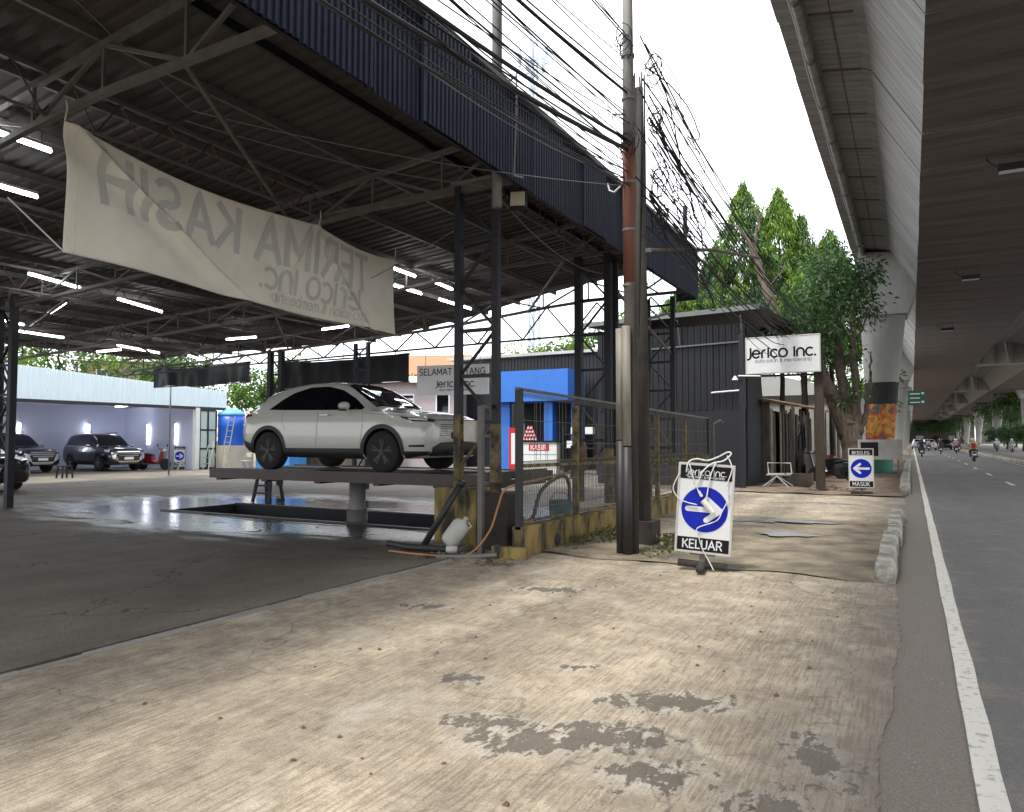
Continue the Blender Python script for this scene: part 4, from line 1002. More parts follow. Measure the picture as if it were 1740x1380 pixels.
# ------------------------------------------------------------------ leaves
def leaf_mesh(name, P_, D, L_, W_, mats, mi=None, droop=None):
    """P_ (n,3) leaf bases, D (n,3) leaf directions, L_/W_ sizes: each leaf a folded 4-vertex blade"""
    P_ = np.asarray(P_, float); D = np.asarray(D, float); n = len(P_)
    D = D / (np.linalg.norm(D, axis=1, keepdims=True) + 1e-9)
    rr = np.random.RandomState(len(P_) % 1000 + 3)
    A = rr.normal(size=(n, 3)); Sd = np.cross(D, A); Sd /= (np.linalg.norm(Sd, axis=1, keepdims=True) + 1e-9)
    U = np.cross(Sd, D)
    L_ = (np.ones(n) * L_ * rr.uniform(.6, 1.3, n))[:, None]; W_ = (np.ones(n) * W_ * rr.uniform(.7, 1.2, n))[:, None]
    tip = P_ + D * L_ - (np.array([0, 0, 1]) * L_ * .2); mid = P_ + D * L_ * .45
    V = np.stack([P_, mid + Sd * W_ / 2 + U * W_ * .18, tip, mid - Sd * W_ / 2 + U * W_ * .18], 1).reshape(-1, 3)
    me = bpy.data.meshes.new(name); me.vertices.add(4 * n); me.vertices.foreach_set('co', V.ravel())
    me.loops.add(4 * n); me.loops.foreach_set('vertex_index', np.arange(4 * n)); me.polygons.add(n)
    me.polygons.foreach_set('loop_start', np.arange(0, 4 * n, 4)); me.polygons.foreach_set('loop_total', np.full(n, 4))
    for m_ in mats: me.materials.append(MATS[m_])
    if mi is not None: me.polygons.foreach_set('material_index', np.asarray(mi, np.int32))
    me.update(calc_edges=True); return me
def lobj(name, me, parent=None):
    o = bpy.data.objects.new(name, me); C.objects.link(o); o.parent = parent; return o
rs = np.random.RandomState(5)
# weeds by the pole
n = 1500; base = np.c_[rs.uniform(-4.25, -2.7, n), rs.uniform(8.9, 11.3, n), np.full(n, -.01)]
keep = (np.sin(base[:, 0] * 4) + np.sin(base[:, 1] * 3.1 + 1) + rs.rand(n)) > .55; base = base[keep]
o = lobj('weeds', leaf_mesh('weeds', base + rs.rand(len(base), 3) * [0, 0, .12], np.c_[rs.normal(0, .6, (len(base), 2)), rs.uniform(.1, .8, len(base))], .10, .035, ['leaf_weed'])); tag(o, 'low straggly weeds growing round the pole feet', 'weeds', kind='stuff')
n = 500; base = np.c_[rs.uniform(-4.43, -4.35, n), rs.uniform(12.5, 18, n), rs.uniform(1.0, 1.12, n)]
o = lobj('creeper', leaf_mesh('creeper', base, np.c_[rs.normal(0, .5, (n, 2)), rs.uniform(-.1, .8, n)], .08, .03, ['leaf_weed'])); tag(o, 'dry creeper growing along the fence middle rail', 'creeper', kind='stuff')

# ================================================================== ARROW SIGNS
def arrow_sign(loc, rz, label, word, flip, wdt=.60, hgt=1.0, base=True, cords=False, lean=0):
    t = thing('direction_sign', label, 'sign', loc, rz)
    z0 = .20; w2 = wdt / 2
    o = MB().box(-w2, w2, -.05, .05, z0, z0 + hgt).build('panel', 'sign_white', t); bv = o.modifiers.new('b', 'BEVEL'); bv.width = .006
    fr = MB().box(-w2 - .012, -w2 + .012, -.056, .056, z0 - .01, z0 + hgt + .01).box(w2 - .012, w2 + .012, -.056, .056, z0 - .01, z0 + hgt + .01)
    fr.box(-w2 + .012, w2 - .012, -.056, .056, z0 + hgt - .012, z0 + hgt + .012).box(-w2 + .012, w2 - .012, -.056, .056, z0 - .012, z0 + .012); fr.build('frame', 'sign_frame', t)
    h1 = hgt * .155
    MB().box(-w2 + .014, w2 - .014, -.054, -.0505, z0 + hgt - .014 - h1, z0 + hgt - .014).build('top_band', 'sign_black', t)
    MB().box(-w2 + .014, w2 - .014, -.054, -.0505, z0 + .014, z0 + h1 + .01).build('bottom_band', 'sign_black', t)
    rr = w2 * .86; cz = z0 + hgt * .49
    MB().lathe([(.001, -.0035), (rr, -.0035), (rr, 0), (.001, 0)], (0, -.0505, cz), 40, 'y').build('disc', 'sign_blue', t)
    k = rr; s = -1 if flip else 1; ar = MB(); yy = -.0565
    fn = lambda a, b: (s * a * k, yy, cz + b * k)
    def cap_line(a, b, wd):
        a = Vector(a); b = Vector(b); d = (b - a).normalized(); n_ = Vector((-d.y, d.x)); pts = []
        for i in range(7): q = a - d * wd / 2 * math.sin(math.pi * i / 6) + n_ * wd / 2 * math.cos(math.pi * i / 6) ; pts.append(q)
        for i in range(7): q = b + d * wd / 2 * math.sin(math.pi * i / 6) - n_ * wd / 2 * math.cos(math.pi * i / 6) ; pts.append(q)
        nonlocal_y[0] -= .0006
        ar.add([(s * p.x * k, nonlocal_y[0], cz + p.y * k) for p in pts], [tuple(range(14))])
    nonlocal_y = [yy]
    cap_line((-.72, 0), (.50, 0), .24); cap_line((.66, 0), (.10, .46), .24); cap_line((.66, 0), (.10, -.46), .24)
    ar.build('arrow', 'sign_white', t, fix=False)
    lt = MB(); f2 = lambda a, b: (a, -.0575, b)
    hh = h1 * .60; wd = text_width(word, hh); sc = min(1, (wdt - .06) / wd); hh *= sc
    write(lt, word, -text_width(word, hh) / 2, z0 + .014 + (h1 - hh) / 2, hh, hh * .16, f2, .02)
    hh = h1 * .50; lw = text_width('Jerico inc.', hh); sc = min(1, (wdt - .1) / lw); hh *= sc
    write(lt, 'Jerico inc.', -text_width('Jerico inc.', hh) / 2, z0 + hgt - .02 - h1 * .66, hh, hh * .13, f2, .01)
    hh = h1 * .18; lw = text_width('auto salon & membership', hh); sc = min(1, (wdt - .12) / lw); hh *= sc
    write(lt, 'auto salon & membership', -text_width('auto salon & membership', hh) / 2, z0 + hgt - .014 - h1 * .92, hh, hh * .14, f2, .01)
    lt.build('lettering', 'sign_white', t, fix=False)
    if base:
        MB().box(-.14, .14, -.04, .04, z0 - .035, z0 - .012).bar((0, 0, .05), (0, 0, z0 - .012), .06).build('stem', 'steel_grey', t)
        MB().tube([(-.27, 0, .055), (.27, 0, .055)], .042, 10).tube([(0, -.30, .05), (0, .30, .05)], .045, 10).build('cross_foot', 'pole_dark', t, smooth=True)
    if cords:
        cd_ = MB(); zt = z0 + hgt
        P_ = lambda *q: [(a, b, c_) for a, b, c_ in q]
        cd_.tube(smooth_path(P_((-.22, -.075, z0 + .9), (-.2, -.07, zt + .02), (-.12, 0, zt + .06), (.0, .02, zt + .05), (.12, 0, zt + .1), (.22, -.02, zt + .16), (.26, -.03, zt + .14), (.18, -.05, zt + .06), (.06, -.07, zt + .02), (-.04, -.075, zt - .08), (-.08, -.075, zt - .2), (-.12, -.08, zt - .27))), .009, 6)
        cd_.tube(smooth_path(P_((-.19, -.07, zt + .0), (-.14, -.08, zt - .15), (-.09, -.08, zt - .27), (-.05, -.08, zt - .36))), .007, 6)
        cd_.tube(smooth_path(P_((.10, -.07, zt + .03), (.05, -.08, zt - .12), (.03, -.08, zt - .28), (.02, -.08, zt - .36), (.0, -.08, zt - .42))), .008, 6)
        cd_.tube(smooth_path(P_((.22, -.03, zt + .12), (.28, -.06, zt - .02), (.24, -.075, zt - .2), (.26, -.075, zt - .35), (.2, -.08, zt - .5), (.14, -.08, zt - .62), (-.06, -.08, zt - .72), (-.05, -.08, zt - .8), (.0, -.075, zt - .95), (.06, -.07, zt - 1.05), (.14, -.09, .02))), .007, 6)
        cd_.tube(smooth_path(P_((-.3, -.06, zt - .12), (-.36, -.07, zt - .3), (-.26, -.08, zt - .42), (-.08, -.08, zt - .46))), .007, 6)
        cd_.build('loose_cord', 'white_cord', t, smooth=True)
        MB().bar((-.07, -.085, zt - .30), (-.03, -.085, zt - .36), .035, .025).build('plug', 'white_cord', t)
        q = MB(); q.tube([(-.02, -.1, zt - .40), (.1, -.1, zt - .53)], .034, 8).build('socket_block', 'white_cord', t)
    return t
arrow_sign((-2.14, 8.38, .012), R(9), 'white and blue right-arrow exit sign draped in white cord on a cross foot', 'KELUAR', False, cords=True).rotation_euler = (0, R(3.6), R(9))
arrow_sign((-1.22, 21.9, 0), R(2), 'white and blue left-arrow entrance sign standing on the far pavement', 'MASUK', True, .6, 1.05)
arrow_sign((-32.6, 24.1, 0), R(75), 'small arrow sign board standing by the garage wall next to the glass door', 'MASUK', False, .55, .95)

# big shop sign on two posts
t = thing('shop_sign', 'large white shop sign board raised on two dark posts beside the road', 'sign', (-3.28, 22.6, 0))
MB().box(-1.04, 1.0, -.07, .07, 3.5, 4.54).build('board', 'sign_white', t)
fr = MB().box(-1.07, 1.03, -.08, .08, 4.54, 4.575).box(-1.07, 1.03, -.08, .08, 3.465, 3.5).box(-1.07, -1.04, -.08, .08, 3.5, 4.54).box(1.0, 1.03, -.08, .08, 3.5, 4.54); fr.build('frame', 'sign_frame', t)
lt = MB(); f2 = lambda a, b: (a, -.073, b)
hh = .335; write(lt, 'Jerico inc.', -text_width('Jerico inc.', hh) / 2 - .06, 3.95, hh, .056, f2, .02)
lt.build('logo', 'sign_black', t, fix=False)
lt = MB(); hh = .108; write(lt, 'auto salon & membership', -text_width('auto salon & membership', hh) / 2, 3.80, hh, .012, f2, .02); lt.build('lettering', 'steel_grey', t, fix=False)
MB().box(.82, 1.06, .1, .34, -.05, 4.3).build('post', 'bark_dark', t)
MB().box(-1.30, -1.16, .05, .19, -.05, 4.7).build('post', 'steel_navy', t)
MB().bar((-1.24, .1, 3.42), (1.0, .12, 3.40), .07, .06).build('crossbar', 'steel_black', t)
MB().tube([(-1.3, 0, 3.44), (-.6, -.3, 3.38)], .025, 6).build('lamp_arm', 'sign_white', t)
MB().lathe([(.03, 0), (.1, -.12), (.09, -.13), (.02, -.05)], (-1.4, 0, 3.44), 12).build('bell_lamp', 'sign_white', t)

# ================================================================== CAR BUILDER
def interp_rows(rows, xs):
    rows = np.array(rows, float); X = rows[:, 0]; out_ = []
    for x in xs:
        i = min(max(int(np.searchsorted(X, x)) - 1, 0), len(X) - 2); t = (x - X[i]) / (X[i + 1] - X[i])
        p0, p1, p2, p3 = rows[max(i - 1, 0)], rows[i], rows[i + 1], rows[min(i + 2, len(X) - 1)]
        m1 = (p2 - p0) / max(1e-6, p2[0] - p0[0]); m2 = (p3 - p1) / max(1e-6, p3[0] - p1[0]); h = X[i + 1] - X[i]
        # monotone limiter
        d = (p2 - p1) / h
        for k in range(len(d)):
            if abs(d[k]) < 1e-9: m1[k] = m2[k] = 0
            else:
                m1[k] = 0 if m1[k] / d[k] < 0 else min(max(m1[k] / d[k], 0), 3) * d[k]
                m2[k] = 0 if m2[k] / d[k] < 0 else min(max(m2[k] / d[k], 0), 3) * d[k]
        t2, t3 = t * t, t ** 3
        out_.append((2 * t3 - 3 * t2 + 1) * p1 + (t3 - 2 * t2 + t) * h * m1 + (-2 * t3 + 3 * t2) * p2 + (t3 - t2) * h * m2)
    return out_
def resample(pts, n):
    pts = [Vector(p) for p in pts]; ds = [0]
    for a, b in zip(pts, pts[1:]): ds.append(ds[-1] + (b - a).length)
    out_ = []
    for i in range(n + 1):
        d = ds[-1] * i / n; k = 0
        while k < len(ds) - 2 and ds[k + 1] < d: k += 1
        t = (d - ds[k]) / max(1e-9, ds[k + 1] - ds[k]); out_.append(pts[k].lerp(pts[k + 1], t))
    return out_
class Car:
    def __init__(s, name, label, loc, rz, rows, paint, wheels, wr, group=None, rim='rim_dark', arch=.40, track=.02):
        s.t = thing(name, label, 'car', loc, rz, group); s.rows = rows; L_ = rows[-1][0]; s.L = L_
        xs = sorted(set([r[0] for r in rows] + list(np.linspace(0, L_, 56))))
        secs = interp_rows(rows, xs); V = []; n = 0
        for r in secs:
            x, zl, zb, wl, wm, wb, z_, w_ = r; dz = zb - zl
            half = [(wl * .0, zl), (wl * .93, zl), (wl + (wm - wl) * .5, zl + .10 * dz), (wm, zl + .32 * dz), (wm, zl + .60 * dz), (wm - .012, zl + .78 * dz), ((wb * .7 + wm * .3), zl + .93 * dz), (wb, zb), ((wb + w_) / 2 + .012, (zb + z_ - .07) / 2), (w_ + .035, z_ - .07), (w_ * .93, z_ - .028), (w_ * .6, z_ - .006), (0, z_)]
            ring = [(x, y, z) for y, z in half] + [(x, -y, z) for y, z in half[-2:0:-1]]
            n = len(ring); V += ring
        k = len(xs)
        F_ = [(i * n + a, i * n + (a + 1) % n, (i + 1) * n + (a + 1) % n, (i + 1) * n + a) for i in range(k - 1) for a in range(n)]
        F_ += [tuple(range(n)), tuple((k - 1) * n + a for a in range(n - 1, -1, -1))]
        b = MB().add(V, F_); me = b.mesh('body', [paint, 'plastic_black'])
        s.bvh = BVHTree.FromPolygons([v.co.copy() for v in me.vertices], [tuple(p.vertices) for p in me.polygons])
        body = bpy.data.objects.new('body', me); C.objects.link(body)
        cut = MB()
        for wx in wheels:
            for sd in (1, -1):
                y0, y1 = sorted((sd * .60, sd * 1.3)); cut.lathe([(arch, y0), (arch, y1)], (wx, 0, wr + .01), 28, 'y')
        co_ = cut.build('cutter', ['plastic_black']); mod = body.modifiers.new('b', 'BOOLEAN'); mod.object = co_; mod.operation = 'DIFFERENCE'; mod.solver = 'EXACT'; mod.material_mode = 'TRANSFER'
        dg = bpy.context.evaluated_depsgraph_get(); ev = bpy.data.meshes.new_from_object(body.evaluated_get(dg))
        body.modifiers.clear(); body.data = ev; bpy.data.objects.remove(co_)
        autosmooth(body, 42); body.parent = s.t; s.body = body; ev.name = 'body'
        wb_ = rows[len(rows) // 2][4]
        for wx in wheels:
            for sd in (1, -1): s.wheel(wx, sd * (wb_ - .125 + track), wr, rim, sd)
    def wheel(s, x, y, r, rim, sd):
        t_ = MB().lathe([(r * .62, -.105), (r * .93, -.11), (r, -.08), (r, .08), (r * .93, .11), (r * .62, .105)], n=30, axis='y').build('wheel', 'tyre', s.t, smooth=True); t_.location = (x, y, r)
        q = MB().lathe([(.02, 0), (r * .66, .0), (r * .66, .03), (.02, .03)], (0, sd * .02, 0), 26, 'y'); q.build('rim_disc', 'plastic_black', t_)
        sp = MB()
        sp.lathe([(r * .60, 0), (r * .69, 0), (r * .69, .03), (r * .60, .03)], (0, sd * .085, 0), 30, 'y')
        for k in range(5):
            for da in (-.16, .16):
                a = k * 2 * math.pi / 5 + .3; p = Vector((math.cos(a) * .05, sd * .09, math.sin(a) * .05)); q_ = Vector((math.cos(a + da) * r * .63, sd * .095, math.sin(a + da) * r * .63))
                sp.bar(p, q_, .03, .03, up=(0, 1, 0))
        sp.lathe([(.001, 0), (.055, 0), (.05, .03), (.001, .03)], (0, sd * .085 - (.0 if sd > 0 else .03), 0), 14, 'y')
        sp.build('rim', rim, t_)
    def decal(s, name, m, top, bot, d, off=.006, n=24, k=6, mirror=False, parent=None):
        d = Vector(d).normalized(); b = MB()
        for sg in ((1, -1) if mirror else (1,)):
            b = MB(); dd = Vector((d.x, d.y * sg, d.z)); T = resample([(p[0], p[1] * sg, p[2]) for p in top], n); B2 = resample([(p[0], p[1] * sg, p[2]) for p in bot], n)
            pts = []
            for j in range(k + 1):
                for i in range(n + 1):
                    p = T[i].lerp(B2[i], j / k); h = s.bvh.ray_cast(p - dd * 3, dd, 8)
                    if not h[0]:
                        q = Vector((min(max(p.x, .02), s.L - .02), max(-.8, min(.8, p.y)), p.z)); h = s.bvh.find_nearest(q)
                    pts.append(h[0] - dd * off)
            b.add(pts, [(j * (n + 1) + i, j * (n + 1) + i + 1, (j + 1) * (n + 1) + i + 1, (j + 1) * (n + 1) + i) for j in range(k) for i in range(n)])
            o = b.build(name, m, parent or s.t, smooth=True, fix=False)
        return o
    def side(s, name, m, top, bot, off=.006, n=24, k=6):
        return s.decal(name, m, [(x, -3, z) for x, z in top], [(x, -3, z) for x, z in bot], (0, 1, 0), off, n, k, True)
    def front(s, name, m, top, bot, off=.006, n=24, k=6, mirror=False):
        return s.decal(name, m, [(6, y, z) for y, z in top], [(6, y, z) for y, z in bot], (-1, 0, 0), off, n, k, mirror)
    def top(s, name, m, a, b, off=.006, n=24, k=8):
        return s.decal(name, m, [(x, y, 3) for x, y in a], [(x, y, 3) for x, y in b], (0, 0, -1), off, n, k)
    def line(s, pts, w=.006, m='plastic_black', name='seam'):
        P_ = [Vector((p[0], p[1])) for p in pts]; T = []; B2 = []
        for i, p in enumerate(P_):
            d = (P_[min(i + 1, len(P_) - 1)] - P_[max(i - 1, 0)]).normalized(); nn = Vector((-d.y, d.x)) * w / 2; T.append(p + nn); B2.append(p - nn)
        return s.side(name, m, T, B2, .003, 26, 1)
    def ring(s, wx, wz, r0, r1, a0=-8, a1=188, m='plastic_black'):
        s.side('arch_trim', m, [(wx + r1 * math.cos(R(a0 + (a1 - a0) * i / 24)), wz + r1 * math.sin(R(a0 + (a1 - a0) * i / 24))) for i in range(25)],
               [(wx + r0 * math.cos(R(a0 + (a1 - a0) * i / 24)), wz + r0 * math.sin(R(a0 + (a1 - a0) * i / 24))) for i in range(25)], .012, 26, 2)
    def mirror_(s, x, y, z, m):
        for sg in (1, -1):
            o = MB().lathe([(.001, -.10), (.06, -.085), (.085, -.02), (.08, .05), (.04, .09), (.001, .10)], n=12, axis='y').build('door_mirror', m, s.t, smooth=True); o.location = (x, sg * y, z); o.scale = (1, 1, .85)
            MB().box(-.04, .05, -.1, .0, -.10, -.06).build('mirror_base', 'plastic_black', o)
            o.scale = (1, 1.05, .85)

SUV = [(0.00, .52, .96, .55, .66, .60, .99, .48), (.05, .40, 1.00, .70, .80, .74, 1.05, .54), (.20, .32, 1.04, .81, .87, .81, 1.20, .58), (.50, .27, 1.06, .84, .895, .84, 1.40, .59),
       (1.0, .24, 1.05, .85, .895, .85, 1.525, .60), (1.6, .23, 1.04, .85, .895, .85, 1.59, .61), (2.1, .22, 1.03, .85, .895, .85, 1.585, .60), (2.45, .22, 1.02, .85, .895, .85, 1.53, .59),
       (2.9, .22, 1.02, .85, .895, .85, 1.31, .62), (3.28, .22, 1.02, .85, .895, .85, 1.11, .66), (3.45, .22, 1.015, .85, .895, .84, 1.07, .65), (3.8, .23, .98, .84, .89, .82, 1.045, .64),
       (4.08, .24, .94, .80, .87, .79, 1.01, .62), (4.24, .26, .90, .73, .82, .74, .965, .60), (4.32, .30, .84, .62, .72, .66, .90, .54), (4.36, .38, .76, .50, .58, .54, .81, .46)]
LZ = .95
car = Car('parked_suv', 'white compact SUV with black wheels raised on the wash lift', (-11.12, 10.35, LZ), 0, SUV, 'car_white', (.80, 3.44), .345)
car.side('side_glass', 'glass_dark', [(.78, 1.12), (.98, 1.27), (1.25, 1.40), (1.65, 1.488), (2.05, 1.495), (2.40, 1.42), (2.72, 1.26), (2.98, 1.09)], [(.74, 1.10), (1.1, 1.085), (1.65, 1.075), (2.2, 1.065), (2.98, 1.06)], .006, 40, 8)
car.top('windscreen', 'glass_dark', [(2.44, -.56), (2.41, -.3), (2.40, 0), (2.41, .3), (2.44, .56)], [(3.17, -.69), (3.27, -.4), (3.30, 0), (3.27, .4), (3.17, .69)], .006, 24, 12)
car.top('rear_glass', 'glass_dark', [(.78, -.5), (.82, 0), (.78, .5)], [(.2, -.55), (.17, 0), (.2, .55)], .006, 14, 6)
for wx in (.80, 3.44): car.ring(wx, .355, .385, .455)
car.side('sill_trim', 'plastic_black', [(1.20, .40), (3.02, .40)], [(1.20, .22), (3.02, .22)], .010, 20, 4)
car.side('rear_trim', 'plastic_black', [(.03, .56), (.36, .48)], [(.05, .40), (.36, .28)], .010, 10, 3)
car.side('front_trim', 'plastic_black', [(3.88, .36), (4.30, .36)], [(3.88, .24), (4.30, .30)], .010, 14, 3)
car.front('lower_bumper', 'plastic_black', [(-.70, .42), (-.55, .50), (0, .52), (.55, .50), (.70, .42)], [(-.70, .28), (0, .28), (.70, .28)], .012, 24, 5)
car.front('skid_strip', 'chrome', [(-.40, .36), (.40, .36)], [(-.40, .33), (.40, .33)], .03, 10, 1)
# body-colour slatted grille
for i in range(6): car.front('grille_slat', 'plastic_black', [(-.50 - .008 * i, .80 - i * .035), (0, .805 - i * .035), (.50 + .008 * i, .80 - i * .035)], [(-.50 - .008 * i, .788 - i * .035), (0, .793 - i * .035), (.50 + .008 * i, .788 - i * .035)], .006, 16, 1)
car.front('bonnet_shut', 'plastic_black', [(-.60, .875), (-.3, .885), (0, .888), (.3, .885), (.60, .875)], [(-.60, .862), (0, .872), (.60, .862)], .005, 24, 1)
car.decal('headlight', 'plastic_black', [(3.86, -.95, .935), (4.05, -.9, .915), (4.3, -.6, .885)], [(3.90, -.95, .905), (4.08, -.9, .845), (4.3, -.6, .835)], (-.62, .78, 0), .008, 18, 4, True)
car.decal('lamp_lens', 'lamp_glass', [(4.0, -.92, .905), (4.08, -.88, .9), (4.22, -.7, .885)], [(4.02, -.92, .875), (4.1, -.88, .868), (4.22, -.7, .86)], (-.62, .78, 0), .014, 12, 2, True)
car.decal('tail_lamp', 'tail_red', [(.02, -.8, 1.0), (.16, -.85, 1.02), (.3, -.9, 1.02)], [(.02, -.8, .95), (.16, -.85, .97), (.3, -.9, .985)], (.62, .78, 0), .008, 10, 2, True)
car.decal('fog_slot', 'plastic_black', [(4.0, -.9, .46), (4.2, -.75, .47)], [(4.0, -.9, .43), (4.2, -.75, .43)], (-.62, .78, 0), .008, 8, 2, True)
car.line([(1.98, 1.06), (2.0, .8), (1.98, .42)]); car.line([(3.0, 1.05), (3.02, .75), (2.98, .42)]); car.line([(1.14, 1.07), (1.13, .9), (1.22, .72)]); car.line([(3.02, 1.0), (3.4, .97), (3.9, .94)], .005)
car.line([(1.2, .93), (1.9, .945), (2.6, .94)], .004, 'sign_white', 'crease'); car.line([(1.96, 1.07), (1.94, 1.48)], .05, 'plastic_black', 'b_pillar')
for x in (2.08,): 
    for sg in (1, -1): MB().box(x, x + .2, sg * .915 - .012, sg * .915 + .012, .965, .99).build('door_handle', 'car_white', car.t)
car.mirror_(2.72, 1.0, 1.12, 'car_white')
MB().bar((4.37, -.2, .62), (4.37, .2, .62), .02, .11).build('number_plate', 'plastic_black', car.t)
for sg in (1, -1):
    wp = MB().tube([Vector((3.26, sg * .1 - .05, 1.125)), Vector((3.12, sg * .1 - .5, 1.17))], .01, 5); wp.build('wiper', 'plastic_black', car.t)

BIG = [(0.00, .55, 1.02, .60, .72, .68, 1.10, .52), (.06, .42, 1.10, .76, .86, .80, 1.45, .56), (.25, .34, 1.16, .85, .92, .86, 1.70, .60), (.7, .30, 1.16, .87, .92, .87, 1.78, .62), (1.6, .28, 1.15, .87, .92, .87, 1.82, .63),
       (2.5, .28, 1.13, .87, .92, .87, 1.79, .62), (2.85, .28, 1.12, .87, .92, .87, 1.68, .62), (3.2, .28, 1.12, .87, .92, .87, 1.44, .64), (3.5, .28, 1.12, .87, .92, .87, 1.20, .70), (3.75, .28, 1.11, .87, .92, .86, 1.16, .70),
       (4.3, .30, 1.06, .85, .91, .83, 1.13, .68), (4.6, .32, 1.0, .80, .87, .78, 1.07, .66), (4.74, .36, .94, .70, .78, .70, 1.0, .60), (4.8, .44, .84, .58, .64, .60, .9, .50)]
def big_suv(label, loc, rz, paint, front='chrome', group=None):
    c_ = Car('parked_suv', label, loc, rz, BIG, paint, (.95, 3.75), .38, group, 'rim_grey', arch=.43)
    c_.side('side_glass', 'glass_dark', [(.35, 1.58), (.9, 1.68), (1.8, 1.71), (2.55, 1.68), (2.85, 1.55), (3.3, 1.2)], [(.42, 1.24), (1.5, 1.2), (3.3, 1.17)], .006, 30, 6)
    c_.top('windscreen', 'glass_dark', [(2.80, -.58), (2.76, 0), (2.80, .58)], [(3.42, -.72), (3.52, 0), (3.42, .72)], .006, 16, 8)
    c_.front('grille', 'plastic_black', [(-.55, .98), (0, .99), (.55, .98)], [(-.45, .70), (0, .68), (.45, .70)], .010, 16, 4)
    for i in range(3): c_.front('grille_bar', front, [(-.52 + .03 * i, .95 - i * .09), (.52 - .03 * i, .95 - i * .09)], [(-.52 + .03 * i, .91 - i * .09), (.52 - .03 * i, .91 - i * .09)], .02, 12, 1)
    c_.front('front_shield', front, [(-.78, .90), (-.60, .84), (-.50, .60)], [(-.74, .62), (-.62, .56), (-.50, .50)], .014, 8, 4, True)
    c_.front('skid_plate', front, [(-.52, .50), (.52, .50)], [(-.40, .38), (.40, .38)], .012, 12, 3)
    c_.front('number_plate', 'plate_white', [(-.22, .68), (.22, .68)], [(-.22, .56), (.22, .56)], .03, 6, 2)
    c_.decal('headlight', 'lamp_glass', [(4.3, -.95, 1.04), (4.6, -.8, 1.0)], [(4.3, -.95, .96), (4.6, -.8, .90)], (-.62, .78, 0), .01, 8, 3, True)
    for wx in (.95, 3.75): c_.ring(wx, .39, .41, .47, m=paint)
    c_.side('side_step', 'plastic_black', [(1.5, .40), (3.2, .40)], [(1.5, .30), (3.2, .30)], .03, 10, 2)
    c_.side('chrome_strip', front, [(.5, 1.20), (3.2, 1.155)], [(.5, 1.18), (3.2, 1.14)], .01, 12, 1)
    c_.line([(2.0, 1.15), (1.98, .45)], .01); c_.line([(3.1, 1.13), (3.08, .45)], .01); c_.mirror_(3.05, 1.04, 1.2, front)
    for sg in (1, -1): MB().tube([(.5, sg * .62, 1.80), (2.4, sg * .62, 1.86)], .02, 6).build('roof_rail', front, c_.t)
    return c_
def place(rz, cx, cy, L_): return (cx - math.cos(rz) * L_ / 2, cy - math.sin(rz) * L_ / 2, 0)
rz = R(-6); big_suv('large black SUV with bright chrome front parked inside the lavender garage', place(rz, -34.9, 21.6, 4.8), rz, 'car_black')
rz = R(4); big_suv('dark car with silver front half hidden behind the left steel column', place(rz, -36.4, 18.1, 4.8), rz, 'car_black', 'car_silver')
rz = R(0); cc = Car('parked_car', 'dark maroon car in deep shade beside the left steel column', (-26.9, 11.0, 0), 0, SUV, 'car_dark', (.8, 3.44), .345, None, 'rim_grey')
cc.side('side_glass', 'glass_dark', [(.78, 1.12), (1.25, 1.40), (1.65, 1.488), (2.05, 1.495), (2.40, 1.42), (2.98, 1.09)], [(.74, 1.10), (1.65, 1.075), (2.98, 1.06)], .006, 24, 6)
cc.top('windscreen', 'glass_dark', [(2.44, -.56), (2.40, 0), (2.44, .56)], [(3.17, -.69), (3.30, 0), (3.17, .69)], .006, 16, 8)
cc.decal('headlight', 'lamp_glass', [(4.0, -.92, .905), (4.22, -.7, .885)], [(4.02, -.92, .86), (4.22, -.7, .84)], (-.62, .78, 0), .01, 8, 2, True)

# ================================================================== WASH LIFT
t = thing('car_lift', 'rusty steel car wash lift platform on a hydraulic post', 'lift', (-9.0, 10.4, 0)); lo = (-9.0, 10.4, 0)
for y0, y1 in ((9.35, 10.05), (10.75, 11.45)): MB().box(-11.65, -5.55, y0, y1, .87, .945).build('runway', 'lift_steel', t, off=lo)
for y in (9.32, 11.47): MB().box(-11.68, -5.52, y - .028, y + .028, .78, .965).build('edge_channel', 'lift_steel', t, off=lo)
for x in (-11.5, -10.3, -9.0, -7.7, -6.5, -5.7): MB().box(x - .07, x + .07, 9.36, 11.43, .74, .86).build('cross_member', 'lift_steel', t, off=lo)
MB().tube([(-9, 10.4, -.6), (-9, 10.4, .78)], .15, 20).build('hydraulic_post', 'wire_grey', t, smooth=True, off=lo)
MB().tube([(-9, 10.4, -.6), (-9, 10.4, .22)], .19, 20).build('sleeve', 'steel_grey', t, smooth=True, off=lo)
for x in (-5.62,): MB().bar((x, 9.35, .97), (x, 11.4, .97), .06, .06).build('wheel_stop', 'lift_steel', t, off=lo)
t = thing('step_stool', 'dark steel A-frame step stool standing behind the lift near the pit', 'stool', (-13.6, 12.5, 0)); s_ = .78
for sx in (-.28, .28):
    for sy in (-.2, .2): MB().bar((sx, sy * 1.1, 0), (sx * .7, sy * .5, s_), .06).build('leg', 'steel_navy', t)
MB().box(-.26, .26, -.16, .16, s_ - .02, s_ + .03).build('top_step', 'steel_navy', t)
MB().box(-.24, .24, -.2, -.12, .38, .42).build('lower_step', 'steel_navy', t); MB().box(-.26, .26, -.22, -.16, .2, .24).build('rung', 'steel_navy', t)
t = thing('plastic_stool', 'small black plastic stool on the pale floor before the black SUV', 'stool', (-29.0, 16.4, 0))
for sx in (-.16, .16):
    for sy in (-.16, .16): MB().bar((sx * 1.25, sy * 1.25, 0), (sx, sy, .46), .05).build('leg', 'plastic_black', t)
